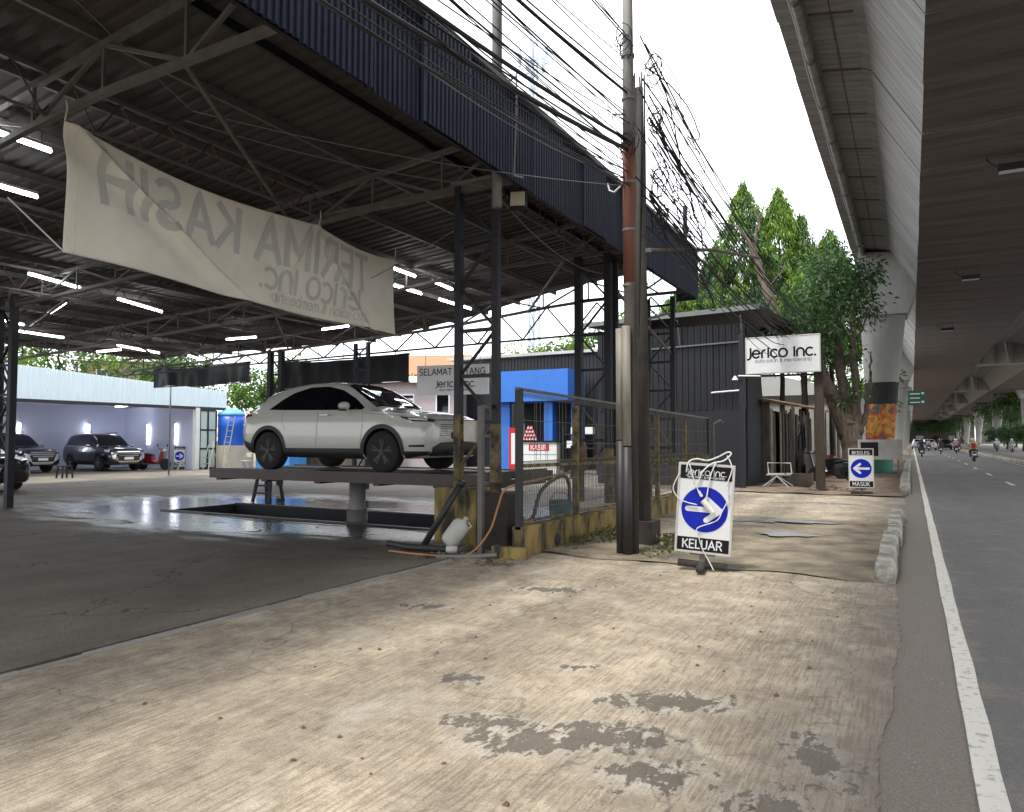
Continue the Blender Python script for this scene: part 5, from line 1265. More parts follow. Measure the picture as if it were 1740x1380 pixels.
MB().box(-.2, .2, -.2, .2, .44, .48).build('seat', 'plastic_black', t); MB().bar((-.18, -.18, .2), (.18, -.18, .2), .03).bar((-.18, .18, .2), (.18, .18, .2), .03).build('stretcher', 'plastic_black', t)
tag(MB().tube(smooth_path([(-12.6, 9.9, .01), (-10.8, 9.7, .01), (-9.2, 9.75, .012), (-7.6, 9.9, .012), (-6.4, 9.5, .012), (-6.2, 8.6, .012)]), .009, 6).build('hose', 'steel_navy', smooth=True), 'dark wash hose lying across the wet floor under the lift', 'hose')
t = thing('bucket', 'dark teal plastic bucket behind the mesh fence', 'bucket', (-5.1, 10.9, 0))
MB().lathe([(.16, 0), (.2, .5), (.185, .5), (.15, .05)], n=16).build('body', 'bucket_teal', t, smooth=True); MB().tube([(-.19, 0, .5), (-.1, 0, .62), (.1, 0, .62), (.19, 0, .5)], .008, 5).build('handle', 'wire_grey', t)
t = thing('wash_cloth', 'brown rags hanging over the fence middle rail', 'cloth', (-4.5, 10.3, 1.35))
m = MB(); m.grid(10, 8, lambda u, v: (-.07 + .05 * math.sin(u * 14) * (1 - v), -.16 + u * .32 * (.7 + .3 * v), .06 - .52 * (1 - v) * (.8 + .2 * math.sin(u * 5)))); m.build('fold', 'cloth_brown', t, smooth=True, fix=False)
m = MB(); m.grid(8, 6, lambda u, v: (.09 + .04 * math.sin(u * 11) * (1 - v), -.12 + u * .24, .06 - .3 * (1 - v))); m.build('fold', 'cloth_brown', t, smooth=True, fix=False)
# pump and pipes behind the fence
t = thing('water_pump', 'grey water pump with curved pipes behind the mesh fence', 'pump', (-5.5, 9.9, 0))
MB().box(-.25, .25, -.15, .15, 0, .08).build('base', 'concrete', t); MB().tube([(-.2, 0, .22), (.2, 0, .22)], .12, 14).build('motor', 'steel_grey', t, smooth=True)
MB().tube(smooth_path([(.2, 0, .22), (.35, .1, .3), (.4, .3, .7), (.45, .9, .9), (.5, 1.1, .8), (.5, 1.15, .4)]), .03, 8).build('pipe', 'pvc_black', t, smooth=True)

# ================================================================== GARAGE BLOCK
t = thing('garage', 'open lavender garage with a pale blue corrugated parapet', 'building', (-35, 17, 0)); go = (-35, 17, 0)
MB().box(-38.9, -38.6, 2, 25.6, -.05, 3.3).build('back_wall', 'lavender', t, off=go)
MB().bar((-38.6, 25.2, 1.6), (-31.6, 24.42, 1.6), .15, 3.3).build('side_wall', 'lavender', t, off=go)
MB().box(-31.66, -31.42, 24.15, 24.38, -.05, 3.1).build('jamb', 'white_paint', t, off=go)
MB().box(-38.9, -31.7, 2, 25.6, 3.3, 3.4).build('ceiling', 'lavender', t, off=go)
MB().box(-31.62, -31.46, 2, 26.0, 3.02, 3.16).build('lintel', 'dark_trim', t, off=go)
def par(y0, y1):
    m = MB(); k = 5; cols = []
    for i in range(k):
        for s__, h in ((0, 0), (.7, 0), (.78, .03), (.92, .03)): cols.append((y0 + (i + s__) * (y1 - y0) / k, h))
    cols.append((y1, 0)); n = len(cols)
    m.add([(-31.46 + h, y_, z) for q in (0, 1) for y_, h in cols for z in [3.16 if q == 0 else 5.27 - .0505 * (y_ - 1)]], [(i, i + 1, n + i + 1, n + i) for i in range(n - 1)]); return m
for i in range(24): par(2 + i, 3 + i - .004).build('parapet_sheet', 'parapet', t, off=go, fix=False)
for (x, y, a) in [(-38.55, 17.2, 0), (-38.55, 19.6, 0), (-38.5, 23.0, 0), (-36.2, 24.80, 0), (-33.5, 24.52, 0), (-38.55, 13, 0)]:
    l = thing('wall_tube', 'upright lit tube light on the lavender garage wall', 'lamp', (x, y, 1.25), 0, 'upright tube lights in the garage')
    MB().tube([(.03, -.03, 0), (.03, -.03, 1.05)], .024, 8).build('tube', 'tube_light', l); MB().box(-.02, .015, -.02, .02, -.03, 1.08).build('batten', 'white_paint', l)
for k in range(3):  # unseen ceiling tubes, added to brighten the garage interior
    l = thing('added_ceiling_tube', 'lit fill tube added on the lavender garage ceiling above the parked cars', 'lamp', (-35.5, 14.5 + k * 3, 3.26), 0, 'added fill tubes above the garage cars'); MB().tube([(-.6, 0, 0), (.6, 0, 0)], .025, 8).build('tube', 'tube_light', l); MB().box(-.62, .62, -.03, .03, .02, .045).build('batten', 'white_paint', l)
l = thing('added_ceiling_tube', 'lit fill tube added on the lavender garage ceiling near the side wall', 'lamp', (-36.6, 23.6, 3.26)); MB().tube([(-.6, 0, 0), (.6, 0, 0)], .025, 8).build('tube', 'tube_light', l); MB().box(-.62, .62, -.03, .03, .02, .045).build('batten', 'white_paint', l)  # another unseen tube added as fill light for the garage
t = thing('glass_office', 'narrow glazed office front with greenish panes beside the garage', 'building', (-31.5, 24.9, 0)); oo = (-31.5, 24.9, 0)
for y in (24.42, 24.9, 25.4): MB().box(-31.55, -31.45, y - .04, y + .04, -.05, 3.0).build('mullion', 'steel_black', t, off=oo)
for y0, y1 in ((24.46, 24.86), (24.94, 25.36)):
    for z0, z1 in ((.1, 1.0), (1.08, 1.95), (2.03, 2.95)): MB().box(-31.51, -31.49, y0, y1, z0, z1).build('pane', 'glass_door', t, off=oo)
for z in (.05, 1.04, 1.99, 2.98): MB().box(-31.54, -31.46, 24.46, 25.36, z - .035, z + .035).build('transom', 'steel_black', t, off=oo)
MB().box(-33.5, -31.7, 24.6, 25.4, -.05, 2.9).build('interior', 'lavender', t, off=oo)
t = thing('water_tank', 'blue plastic water tank on a cream plinth', 'tank', (-31.3, 26.2, 0))
MB().box(-.8, .8, -.8, .8, -.05, 1.2).build('plinth', 'cream', t)
MB().lathe([(.66, 1.2), (.68, 1.3), (.66, 1.6), (.68, 1.65), (.66, 2.1), (.68, 2.15), (.67, 2.75)], n=24).build('body', 'tank_blue', t, smooth=True)
MB().lathe([(.69, 2.75), (.66, 2.9), (.35, 3.05), (.30, 3.12), (.02, 3.14)], n=24).build('lid', 'tank_lid', t, smooth=True)
t = thing('tarp_shed', 'shed clad in light blue tarpaulin behind the ladder', 'shed', (-29.3, 27.6, 0))
MB().box(-1, 1.4, -.6, .6, -.05, 3.0).build('wall', 'blue_tarp', t); m = MB().box(-1.15, 1.5, -.8, .75, 3.0, 3.08); m.build('roof', 'rust_sheet', t)
for i in range(6): MB().box(-1 + i * .4, -.98 + i * .4, -.63, -.6, 0, 2.9).build('fold', 'tank_lid', t)
t = thing('ladder', 'tall aluminium ladder leaning in front of the blue water tank', 'ladder', (-30.45, 25.0, 0))
for sx in (-.22, .22): MB().bar((sx, 0, 0), (sx * .9, .55, 2.7), .05, .03).build('rail', 'alu', t)
for i in range(9): MB().bar((-.21, .04 + i * .06, .2 + i * .29), (.21, .04 + i * .06, .2 + i * .29), .03).build('rung', 'alu', t)
t = thing('step_ladder', 'small folding step ladder with hooped top beside the water tank', 'ladder', (-30.9, 24.6, 0))
MB().tube([(-.2, -.25, 0), (-.2, .05, 1.2), (-.12, .08, 1.4), (.12, .08, 1.4), (.2, .05, 1.2), (.2, -.25, 0)], .018, 6).build('front_frame', 'alu', t)
MB().tube([(-.2, .4, 0), (-.18, .05, 1.1), (.18, .05, 1.1), (.2, .4, 0)], .015, 6).build('rear_frame', 'alu', t)
for i in range(3): MB().box(-.2, .2, -.26 + i * .07, -.10 + i * .07, .28 + i * .3, .31 + i * .3).build('tread', 'alu', t)
t = thing('folding_chair', 'pale folding chair standing beside the ladder', 'chair', (-29.0, 25.3, 0))
for sx in (-.2, .2): MB().bar((sx, -.2, 0), (sx, .12, .85), .03).build('leg', 'alu', t); MB().bar((sx, .2, 0), (sx, -.2, .45), .03).build('leg', 'alu', t)
MB().box(-.2, .2, -.22, .18, .43, .47).build('seat', 'cream', t); MB().box(-.2, .2, .1, .13, .62, .85).build('backrest', 'cream', t)
t = thing('garden_fork_sign', 'wooden A-board leg leaning by the small arrow sign', 'board', (-31.9, 23.7, 0)); MB().bar((0, -.2, 0), (0, .05, .45), .04).bar((0, .3, 0), (0, .05, .45), .04).build('frame', 'cream', t); MB().bar((0, -.1, .2), (0, .2, .2), .03).build('rail', 'cream', t)
t = thing('rope_pole', 'thin pale standing pole on the garage forecourt', 'pole', (-26.6, 19.2, 0)); MB().tube([(0, 0, 0), (.02, 0, 4.3)], .03, 8).build('shaft', 'pole_grey', t, smooth=True); MB().lathe([(.12, 0), (.1, .04)], n=12).build('foot', 'concrete', t)
# hanging black tarpaulin valances
def tarp(x0, x1, z0, z1, y, label):
    t = thing('tarpaulin', label, 'tarpaulin', ((x0 + x1) / 2, y, z0)); off = ((x0 + x1) / 2, y, z0); L_ = x1 - x0
    MB().grid(60, 10, lambda u, v: (x0 + u * L_, y + .06 * math.sin(u * 31) * math.sin(u * 7 + v) + .04 * math.sin(u * 60) * (1 - v), z0 + .05 * math.sin(u * 9) * (1 - v) + (z1 - z0 - .05 * math.sin(u * 4)) * v)).build('sheet', 'black_tarp', t, smooth=True, off=off, fix=False)
    MB().bar((x0, y + .02, z1), (x1, y + .02, z1), .05).bar((x0, y + .02, z0 + .02), (x1, y + .02, z0 + .02), .035).build('batten', 'steel_black', t, off=off)
    for k in range(5): x = x0 + L_ * (k + .5) / 5; MB().bar((x, y, z1), (x, y, zr(x) - .02), .02).build('hanger', 'steel_black', t, off=off)
tarp(-26.4, -20.9, 3.55, 4.3, 18.3, 'black tarpaulin valance hung on the garage side of the lattice post')
tarp(-20.4, -14.6, 3.4, 4.35, 19.4, 'wrinkled black tarpaulin valance hung behind the white SUV')
# welcome sign
cx, cy = -12.35, 18.6
t = thing('welcome_sign', 'white welcome sign board hung on wires behind the first column', 'sign', (cx, cy, 2.88), R(12))
MB().box(-1.18, 1.18, -.03, .03, 0, .92).build('board', 'sign_bright', t)
lt = MB(); f2 = lambda a, b: (a, -.034, b)
hh = .19; write(lt, 'SELAMAT DATANG', -text_width('SELAMAT DATANG', hh) / 2, .62, hh, .028, f2, .02)
hh = .23; write(lt, 'Jerico inc.', -text_width('Jerico inc.', hh) / 2 + .1, .24, hh, .03, f2, .02)
hh = .07; write(lt, 'auto salon & membership', -text_width('auto salon & membership', hh) / 2 + .1, .12, hh, .009, f2, .02); lt.build('lettering', 'sign_black', t, fix=False)
for sx in (-.9, .9): MB().bar((sx, 0, .92), (sx, 0, 2.25), .015).build('hanger', 'wire_grey', t)

# ================================================================== CASHIER CORNER AND BLUE KIOSK
t = thing('blue_kiosk', 'bright blue kiosk with a deep overhanging block above its doorway', 'building', (-16, 31, 0)); bo = (-16, 31, 0)
MB().box(-18.2, -14.1, 31.0, 33.0, 3.35, 4.85).build('overhang', 'blue_wall', t, off=bo)
MB().box(-15.5, -15.05, 31.3, 31.75, -.05, 3.35).build('pillar', 'blue_wall', t, off=bo)
MB().box(-18.2, -17.5, 31.5, 31.7, -.05, 3.35).build('wall', 'blue_wall', t, off=bo)
MB().box(-17.5, -14.1, 33.0, 33.2, -.05, 3.35).build('back_wall', 'black_panel', t, off=bo)
MB().box(-14.3, -14.1, 31.8, 33.0, -.05, 3.35).build('side_wall', 'blue_wall', t, off=bo)
MB().box(-17.45, -16.9, 32.0, 32.05, 1.0, 2.6).build('window', 'glass_dark', t, off=bo)
t = thing('cashier_counter', 'white cashier counter with a red sign panel', 'counter', (-14.75, 29.4, 0), R(10))
MB().box(-.85, .85, -.3, .3, -.05, 1.38).build('body', 'white_paint', t); MB().box(-.92, .92, -.36, .36, 1.38, 1.45).build('top', 'sign_black', t)
MB().box(-.45, .5, -.312, -.301, 1.0, 1.3).build('sign_panel', 'red_paint', t)
lt = MB(); hh = .2; write(lt, 'KASIR', -text_width('KASIR', hh) / 2 + .02, 1.05, hh, .04, lambda a, b: (a, -.316, b), .03); lt.build('lettering', 'sign_white', t, fix=False)
MB().box(-.8, .8, -.309, -.301, .82, .85).build('trim', 'tank_lid', t)
mat('bottle_red', (.5, .03, .03), .3, var=.1)
bx0, by0 = -15.15, 29.3
for row, cnt in enumerate((5, 4, 3, 2)):
    for k in range(cnt):
        q = thing('bottle', 'red product bottle stacked in a pyramid on the cashier counter', 'bottle', (bx0 + (k - cnt / 2) * .15, by0, 1.45 + row * .17), 0, 'red bottles on the counter')
        MB().lathe([(.055, 0), (.055, .12), (.03, .14), (.03, .165)], n=10).build('body', 'bottle_red', q, smooth=True); MB().lathe([(.058, .03), (.058, .09)], n=10).build('label_band', 'sign_white', q)
t = thing('standing_banner', 'tall narrow red standing banner by the kiosk wall', 'banner', (-16.35, 29.9, 0), R(15))
MB().box(-.28, .28, -.015, .015, .05, 2.05).build('panel', 'red_paint', t); MB().box(-.3, .3, -.12, .12, 0, .05).build('base', 'steel_grey', t)
MB().box(-.16, .04, -.02, -.0155, .35, 1.8).build('print_strip', 'sign_white', t)
t = thing('shelf_unit', 'dark shelf with white boxes behind the fence near the kiosk', 'shelf', (-12.6, 29.2, 0))
for z in (.5, 1.1, 1.7): MB().box(-.8, .8, -.25, .25, z, z + .04).build('shelf', 'steel_black', t)
for sx in (-.8, .8): MB().box(sx - .03, sx + .03, -.25, .25, -.05, 2.1).build('upright', 'steel_black', t)
for k, (x, z, w_) in enumerate([(-.5, 1.14, .3), (.0, 1.14, .25), (.4, 1.74, .35), (-.3, 1.74, .3)]):
    q = thing('carton', 'white carton stacked on the dark shelf near the kiosk', 'box', (-12.6 + x, 29.15, z), 0, 'white cartons on the dark shelf')
    MB().box(-w_ / 2, w_ / 2, -.15, .15, 0, .3).build('body', 'white_paint', q); MB().box(-w_ / 2 - .003, w_ / 2 + .003, -.02, .02, .296, .304).build('tape', 'cream', q)

# ================================================================== BLACK SHEET BUILDING
t = thing('sheet_shed', 'tall black corrugated-sheet building behind the mesh fence', 'building', (-10, 24, 0)); so_ = (-10, 24, 0)
def sheet_mesh(w_, z0, z1, pitch=.2, dep=.03):
    m = MB(); k = round(w_ / pitch); cols = []
    for i in range(k):
        for s__, h in ((0, 0), (.5, 0), (.6, -dep), (.9, -dep)): cols.append(((i + s__) * w_ / k, h))
    cols.append((w_, 0)); n = len(cols)
    m.add([(x, h, z) for z in (z0, z1) for x, h in cols], [(i, i + 1, n + i + 1, n + i) for i in range(n - 1)])
    return m.mesh('wall_sheet', 'black_sheet', fix=False)
sm = sheet_mesh(1.01, 2.45, 5.2)
for i in range(5):
    o = inst('wall_sheet', sm, t, (-4.55 - (i + 1) * 1.0 + 10, -.5 + rnd.uniform(-.01, .01), rnd.uniform(-.01, .01)))
for i in range(2): MB().box(-4.55 - (i + 1) * 2.5, -4.55 - i * 2.5 - .02, 23.49, 23.6, -.05, 2.44 + rnd.uniform(-.01, .01)).build('lower_panel', 'black_panel', t, off=so_)
MB().box(-4.62, -4.5, 23.6, 26.0, -.05, 5.3).build('side_wall', 'black_panel', t, off=so_)
MB().box(-9.56, -9.45, 23.6, 33.0, -.05, 5.3).build('side_wall', 'black_panel', t, off=so_)
m = MB(); m.prism([(23.0, 5.2), (23.0, 5.27), (33, 5.95), (33, 5.85)], 5.9, lambda a, b, d: (-4.0 - d, a, b + .35 - d * .024)); m.build('roof', 'black_sheet', t, off=so_)
m = MB(); m.prism([(22.96, 5.15), (22.96, 5.3), (23.0, 5.3), (23.0, 5.15)], 5.9, lambda a, b, d: (-4.0 - d, a, b + .36 - d * .024)); m.build('roof_edge', 'fascia_cap', t, off=so_)
m = MB()
for i in range(2): x = -4.6 - i * 2; m.bar((x, 23.42, 4.6 - i * .05), (x - 2, 23.42, 4.55 - i * .05), .05); m.bar((x, 23.42, 4.6), (x, 23.1, 5.4), .04)
m.build('gutter_rail', 'wire_grey', t, off=so_)
MB().tube([(-5.6, 23.4, 3.0), (-4.7, 23.4, 3.05)], .03, 6).build('wall_tube', 'sign_white', t, off=so_)

t = thing('rear_shed', 'low black shed wall with a pale roof edge behind the blue kiosk', 'shed', (-15, 35, 0)); ro_ = (-15, 35, 0)
sm2 = sheet_mesh(1.01, 0, 5.9)
for i in range(13): inst('wall_sheet', sm2, t, (-9.6 - (i + 1) * 1.0 + 15, -.6, rnd.uniform(-.01, .01)))
MB().box(-23, -9.4, 34.0, 40, 5.95, 6.1).build('roof', 'pale_sheet', t, off=ro_)
MB().box(-22.8, -9.6, 34.6, 34.7, -.05, 5.9).build('wall', 'black_panel', t, off=ro_)
# ================================================================== ROADSIDE HUT
t = thing('roadside_hut', 'ramshackle plank hut with a rusty sheet roof along the pavement', 'hut', (-4.2, 33, 0)); ho = (-4.2, 33, 0)
y = 26.1; i = 0
while y < 41:
    w_ = rnd.uniform(.22, .5); 
    if not (27.0 < y < 27.7 or 33.2 < y < 34.4 or 37.0 < y < 39.0):
        x = -4.35 + (y - 26) * .075 + rnd.uniform(-.03, .03)
        o = MB().box(x - .03, x, y, y + w_ - .012, -.05, 2.5 + rnd.uniform(-.1, .3)).build('plank', 'hut_pale' if rnd.random() < .45 else 'hut_board', t, off=ho)
    y += w_
MB().box(-7, -4.6, 26, 41, -.05, 2.6).build('core', 'black_panel', t, off=ho)
MB().box(-4.6, -4.25, 25.98, 26.06, -.05, 2.8).build('end_wall', 'hut_board', t, off=ho)
for i in range(10):
    ya = 25.4 + i * 1.6; xe = -3.75 + (ya - 25.4) * .075
    m = MB(); kk = 14
    m.grid(kk * 2, 1, lambda u, v: (xe - 3.4 * v, ya + u * 1.63, 2.72 + .75 * v + (.02 if int(u * kk * 2 + .5) % 2 else 0) + rnd.uniform(-.004, .004)))
    o = m.build('roof_sheet', 'rust_sheet' if rnd.random() < .6 else 'pale_sheet', t, off=ho, fix=False); o.location.z = rnd.uniform(-.04, .06)
for y in (27, 31, 35, 39): x = -3.75 + (y - 25.4) * .075; MB().box(x - .05, x + .03, y - .04, y + .04, -.05, 2.72).build('post', 'hut_board', t, off=ho)
m = MB()
r3 = random.Random(9)
for k in range(9):
    y0 = 29 + r3.uniform(0, 2); pts = [(-4.07 + (29.8 - 26) * .075 + .06, y0 + r3.uniform(-.4, .4), 1.0 + r3.uniform(0, 1.2)) for _ in range(4)]; m.tube(smooth_path(pts, 5), .012, 4)
m.build('scribble', 'sign_black', t, off=ho)
MB().box(-3.98, -3.96, 31.2, 31.65, 1.75, 2.25).build('notice', 'sign_white', t, off=ho)
t = thing('water_barrel', 'dull red drum standing at the hut front', 'barrel', (-3.0, 32.2, 0)); MB().lathe([(.28, 0), (.3, .05), (.28, .4), (.3, .45), (.28, .85), (.26, .87)], n=18).build('body', 'car_red', t, smooth=True); MB().lathe([(.27, .86), (.1, .88)], n=18).build('lid', 'steel_black', t)
t = thing('cupboard', 'weathered pale cupboard pushed against the hut front', 'cupboard', (-3.3, 30.6, 0)); MB().box(-.3, .3, -.6, .6, .05, .95).build('body', 'hut_pale', t); MB().box(-.32, .32, -.63, .63, .95, 1.0).build('top', 'hut_board', t); MB().box(.301, .312, -.55, -.03, .12, .88).build('door', 'hut_pale', t); MB().box(.301, .312, .03, .55, .12, .88).build('door', 'hut_pale', t)
t = thing('chair_frame', 'bent white metal chair frame dumped at the pavement edge', 'chair', (-3.75, 24.0, 0))
MB().tube([(-.4, 0, .02), (.0, .05, .35), (.35, .0, .03)], .022, 6).build('leg', 'white_paint', t); MB().tube([(-.3, .3, .02), (.0, .2, .35), (.45, .3, .04)], .022, 6).build('leg', 'white_paint', t)
MB().tube([(-.3, .1, .38), (.4, .1, .40), (.4, .45, .42), (-.3, .45, .4), (-.3, .1, .38)], .022, 6).build('seat_frame', 'white_paint', t); MB().tube([(-.3, .45, .4), (-.34, .5, .75), (.36, .5, .75), (.4, .45, .42)], .02, 6).build('back_frame', 'white_paint', t)
t = thing('wooden_crate', 'dark slatted crate beside the bent chair frame', 'crate', (-3.15, 24.6, 0))
for z in (.03, .17, .31): 
    for a in (-.28, .28): MB().box(-.4, .4, a - .015, a + .015, z, z + .11).build('slat', 'hut_board', t)
for sx in (-.38, .38): MB().box(sx - .02, sx + .02, -.26, .26, 0, .45).build('end', 'hut_board', t)
t = thing('rock_pile', 'low heap of rubble stones by the entrance sign', 'rubble', (-1.9, 23.0, 0))
for k in range(14):
    b = MB(); b.lathe([(.02, 0), (.13, .03), (.15, .1), (.08, .17), (.01, .18)], n=7); o = b.build('stone', 'dirt', t); o.location = (rnd.uniform(-.7, .6), rnd.uniform(-.4, .5), -.02); o.rotation_euler = (rnd.uniform(-.4, .4), rnd.uniform(-.4, .4), rnd.uniform(0, 6)); o.scale = (rnd.uniform(.5, 1.2), rnd.uniform(.5, 1.2), rnd.uniform(.5, 1))
t = thing('notice_board', 'small framed black and white board leaning beside the painted pier', 'board', (-1.05, 30.5, 0)); MB().box(-.75, .75, -.03, .03, .75, 1.5).build('panel', 'concrete', t); MB().box(-.65, -.05, -.036, -.031, .88, 1.4).build('print', 'sign_black', t)
for sx in (-.6, .6): MB().box(sx - .03, sx + .03, -.02, .02, -.05, .75).build('leg', 'steel_grey', t)
t = thing('pale_warehouse', 'pale warehouse roof beyond the plank hut', 'building', (-7, 55, 0)); MB().box(-8, 4.2, -6, 8, -.9, 4.3).build('wall', 'pale_sheet', t); m = MB(); m.prism([(-8.3, 4.3), (4.5, 4.3), (-2, 6.0)], 14.6, lambda a, b, d: (a, -6.3 + d, b)); m.build('roof', 'sign_white', t)

# ================================================================== TREES
def limb(mb, pts, r0, r1, n=8, j=.03, seed=0):
    rr = random.Random(seed); P_ = smooth_path(pts, 5); k = len(P_)
    P_ = [p + Vector((rr.uniform(-j, j), rr.uniform(-j, j), rr.uniform(-j, j))) * (1 if 0 < i < k - 1 else 0) for i, p in enumerate(P_)]
    mb.tube(P_, [r0 + (r1 - r0) * (i / (k - 1)) ** .8 for i in range(k)], n); return P_
def clumps(rs_, centres, per, spread):
    P_ = []; D = []
    for (c_, s__) in centres:
        d = rs_.normal(size=(per, 3)); d /= np.linalg.norm(d, axis=1, keepdims=True)
        r_ = rs_.rand(per, 1) ** .45; P_.append(np.array(c_) + d * r_ * s__ * np.array([1, 1, .75]) * spread); D.append(d + [0, 0, -.15] + rs_.normal(0, .35, (per, 3)))
    return np.vstack(P_), np.vstack(D)
# big forked street tree (pruned, sparse, dark)
TB = Vector((-2.0, 31, 0))
t = thing('street_tree', 'big forked street tree with a pruned leaning limb and dark sparse leaves', 'tree', TB)
tr = MB()
limb(tr, [(0, 0, -.1), (.02, 0, .9), (-.05, 0, 1.7), (-.1, 0, 2.2)], .46, .36, 12, .03, 1)
limb(tr, [(-.15, 0, 1.6), (-.7, -.2, 3.2), (-1.3, -.3, 4.6), (-2.4, -.4, 5.9), (-2.95, -.4, 7.3), (-3.35, -.3, 8.6), (-3.6, -.3, 9.6)], .34, .13, 9, .05, 2)
limb(tr, [(-.0, 0, 1.9), (-.25, .1, 3.4), (-.45, .2, 4.8), (-.55, .3, 6.2), (-.3, .4, 7.6)], .28, .07, 8, .05, 3)
limb(tr, [(.1, 0, 1.8), (.18, -.1, 3.3), (.05, -.1, 4.8), (.1, 0, 6.4), (.35, 0, 7.8)], .22, .06, 8, .05, 4)
limb(tr, [(.2, 0, 1.7), (.5, .1, 2.6), (.62, .1, 3.8), (.7, .1, 4.9)], .16, .03, 7, .04, 5)
tr.build('trunk', 'bark', t, smooth=True)
br = MB()
for k, (pp, a, b) in enumerate([([(-3.3, -.3, 8.4), (-3.6, -.4, 9.4), (-4.0, -.4, 10.2), (-4.4, -.4, 10.5), (-4.9, -.4, 10.6)], .10, .03), ([(-3.5, -.3, 9.2), (-3.4, -.3, 10.2), (-3.25, -.3, 10.8)], .08, .02), ([(-3.35, -.3, 10.0), (-3.2, -.3, 10.9), (-2.9, -.3, 11.4)], .05, .015), ([(-3.3, -.3, 10.4), (-3.5, -.3, 11.1)], .04, .012),
                              ([(-3.1, -.4, 7.6), (-2.6, -.5, 8.0), (-2.3, -.5, 8.5)], .06, .02), ([(-.3, .1, 4.2), (.3, .2, 5.6), (.8, .3, 6.8)], .09, .02), ([(-2.4, -.4, 5.9), (-3.2, -.6, 6.2), (-3.9, -.8, 6.8)], .09, .02), ([(-.5, .2, 5.6), (-1.3, .3, 6.8), (-1.8, .3, 7.6)], .07, .02), ([(.1, 0, 5.4), (-.5, -.4, 6.4), (-.8, -.6, 7.6)], .06, .02), ([(-1.3, -.3, 4.6), (-2.0, -.6, 5.0), (-2.6, -.8, 5.8)], .06, .02)]):
    limb(br, pp, a, b, 6, .03, 20 + k)
br.build('branch', 'bark', t, smooth=True)
rs = np.random.RandomState(11); cs = []
for k in range(46): cs.append(((rs.uniform(-1.3, .8), rs.uniform(-1.3, 1.2), rs.uniform(5.9, 8.9)), rs.uniform(.45, .8)))
for k in range(4): cs.append(((rs.uniform(-.6, .5), rs.uniform(-.9, .9), rs.uniform(3.0, 5.4)), rs.uniform(.3, .5)))
for k in range(26): cs.append(((rs.uniform(-4.2, -.6), rs.uniform(-1.4, 1.6), rs.uniform(5.0, 7.8)), rs.uniform(.4, .8)))
P_, D = clumps(rs, cs, 85, 1.12); lobj('crown', leaf_mesh('crown', P_, D, .21, .085, ['leaf_dark', 'leaf_deep'], (rs.rand(len(P_)) < .35).astype(int)), t)
# spiry drooping trees behind the shed
def spire(loc, h, r_, seed, label, bright=.5, n=6500):
    t = thing('spire_tree', label, 'tree', loc, 0); rs_ = np.random.RandomState(seed)
    m = MB(); limb(m, [(0, 0, -.9), (.05, 0, h * .3), (0, .05, h * .6), (0, 0, h * .97)], .2, .02, 8, .03, seed); m.build('trunk', 'bark_dark', t, smooth=True)
    nb = int(n / 26); P_ = []; D = []; MI = []
    for k in range(nb):
        tt = 1 - rs_.rand() ** .75 * .92; z = 5.6 + (h - 5.6) * tt; R0 = r_ * (1 - tt) ** .72 + .12; a = rs_.uniform(0, 6.283); rr = R0 * rs_.uniform(.55, 1.05)
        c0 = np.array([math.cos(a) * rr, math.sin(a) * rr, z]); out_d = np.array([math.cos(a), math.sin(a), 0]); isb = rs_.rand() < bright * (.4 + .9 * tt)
        for q in range(26):
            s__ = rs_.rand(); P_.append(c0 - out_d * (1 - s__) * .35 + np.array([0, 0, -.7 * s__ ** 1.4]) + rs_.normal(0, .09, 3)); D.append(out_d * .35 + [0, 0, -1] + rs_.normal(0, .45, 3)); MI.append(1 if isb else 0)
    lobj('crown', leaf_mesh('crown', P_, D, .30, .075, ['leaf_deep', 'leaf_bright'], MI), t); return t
spire((-8.1, 42, 0), 16.4, 3.53, 1, 'tallest spire-shaped drooping tree rising behind the black shed roof', .45, 16000)
spire((-6.3, 42.5, 0), 15.9, 2.98, 2, 'bright green spire-shaped tree right of the bare pruned limb', .9, 16000)
spire((-5.15, 43, 0), 14.3, 2.42, 3, 'slim dark spire tree between the bright spire and the flyover', .25, 10000)
spire((-3.8, 43, 0), 13.3, 3.16, 4, 'round-topped spire tree nearest the flyover edge', .45, 14000)
spire((-9.9, 43, 0), 13.2, 3.53, 5, 'darker spire tree on the shed side of the tallest spire', .25, 14000)
spire((-11.2, 41, 0), 10.6, 3.72, 6, 'short leafy spire tree at the outer end of the row by the canopy corner', .5, 14000)
spire((-5.0, 41, 0), 10.8, 3.16, 7, 'low yellow-green spire tree in front of the slim dark one', .7, 12000)
spire((-7.2, 41, 0), 10.2, 4.09, 8, 'low dark leafy tree under the tallest spire', .25, 7000)
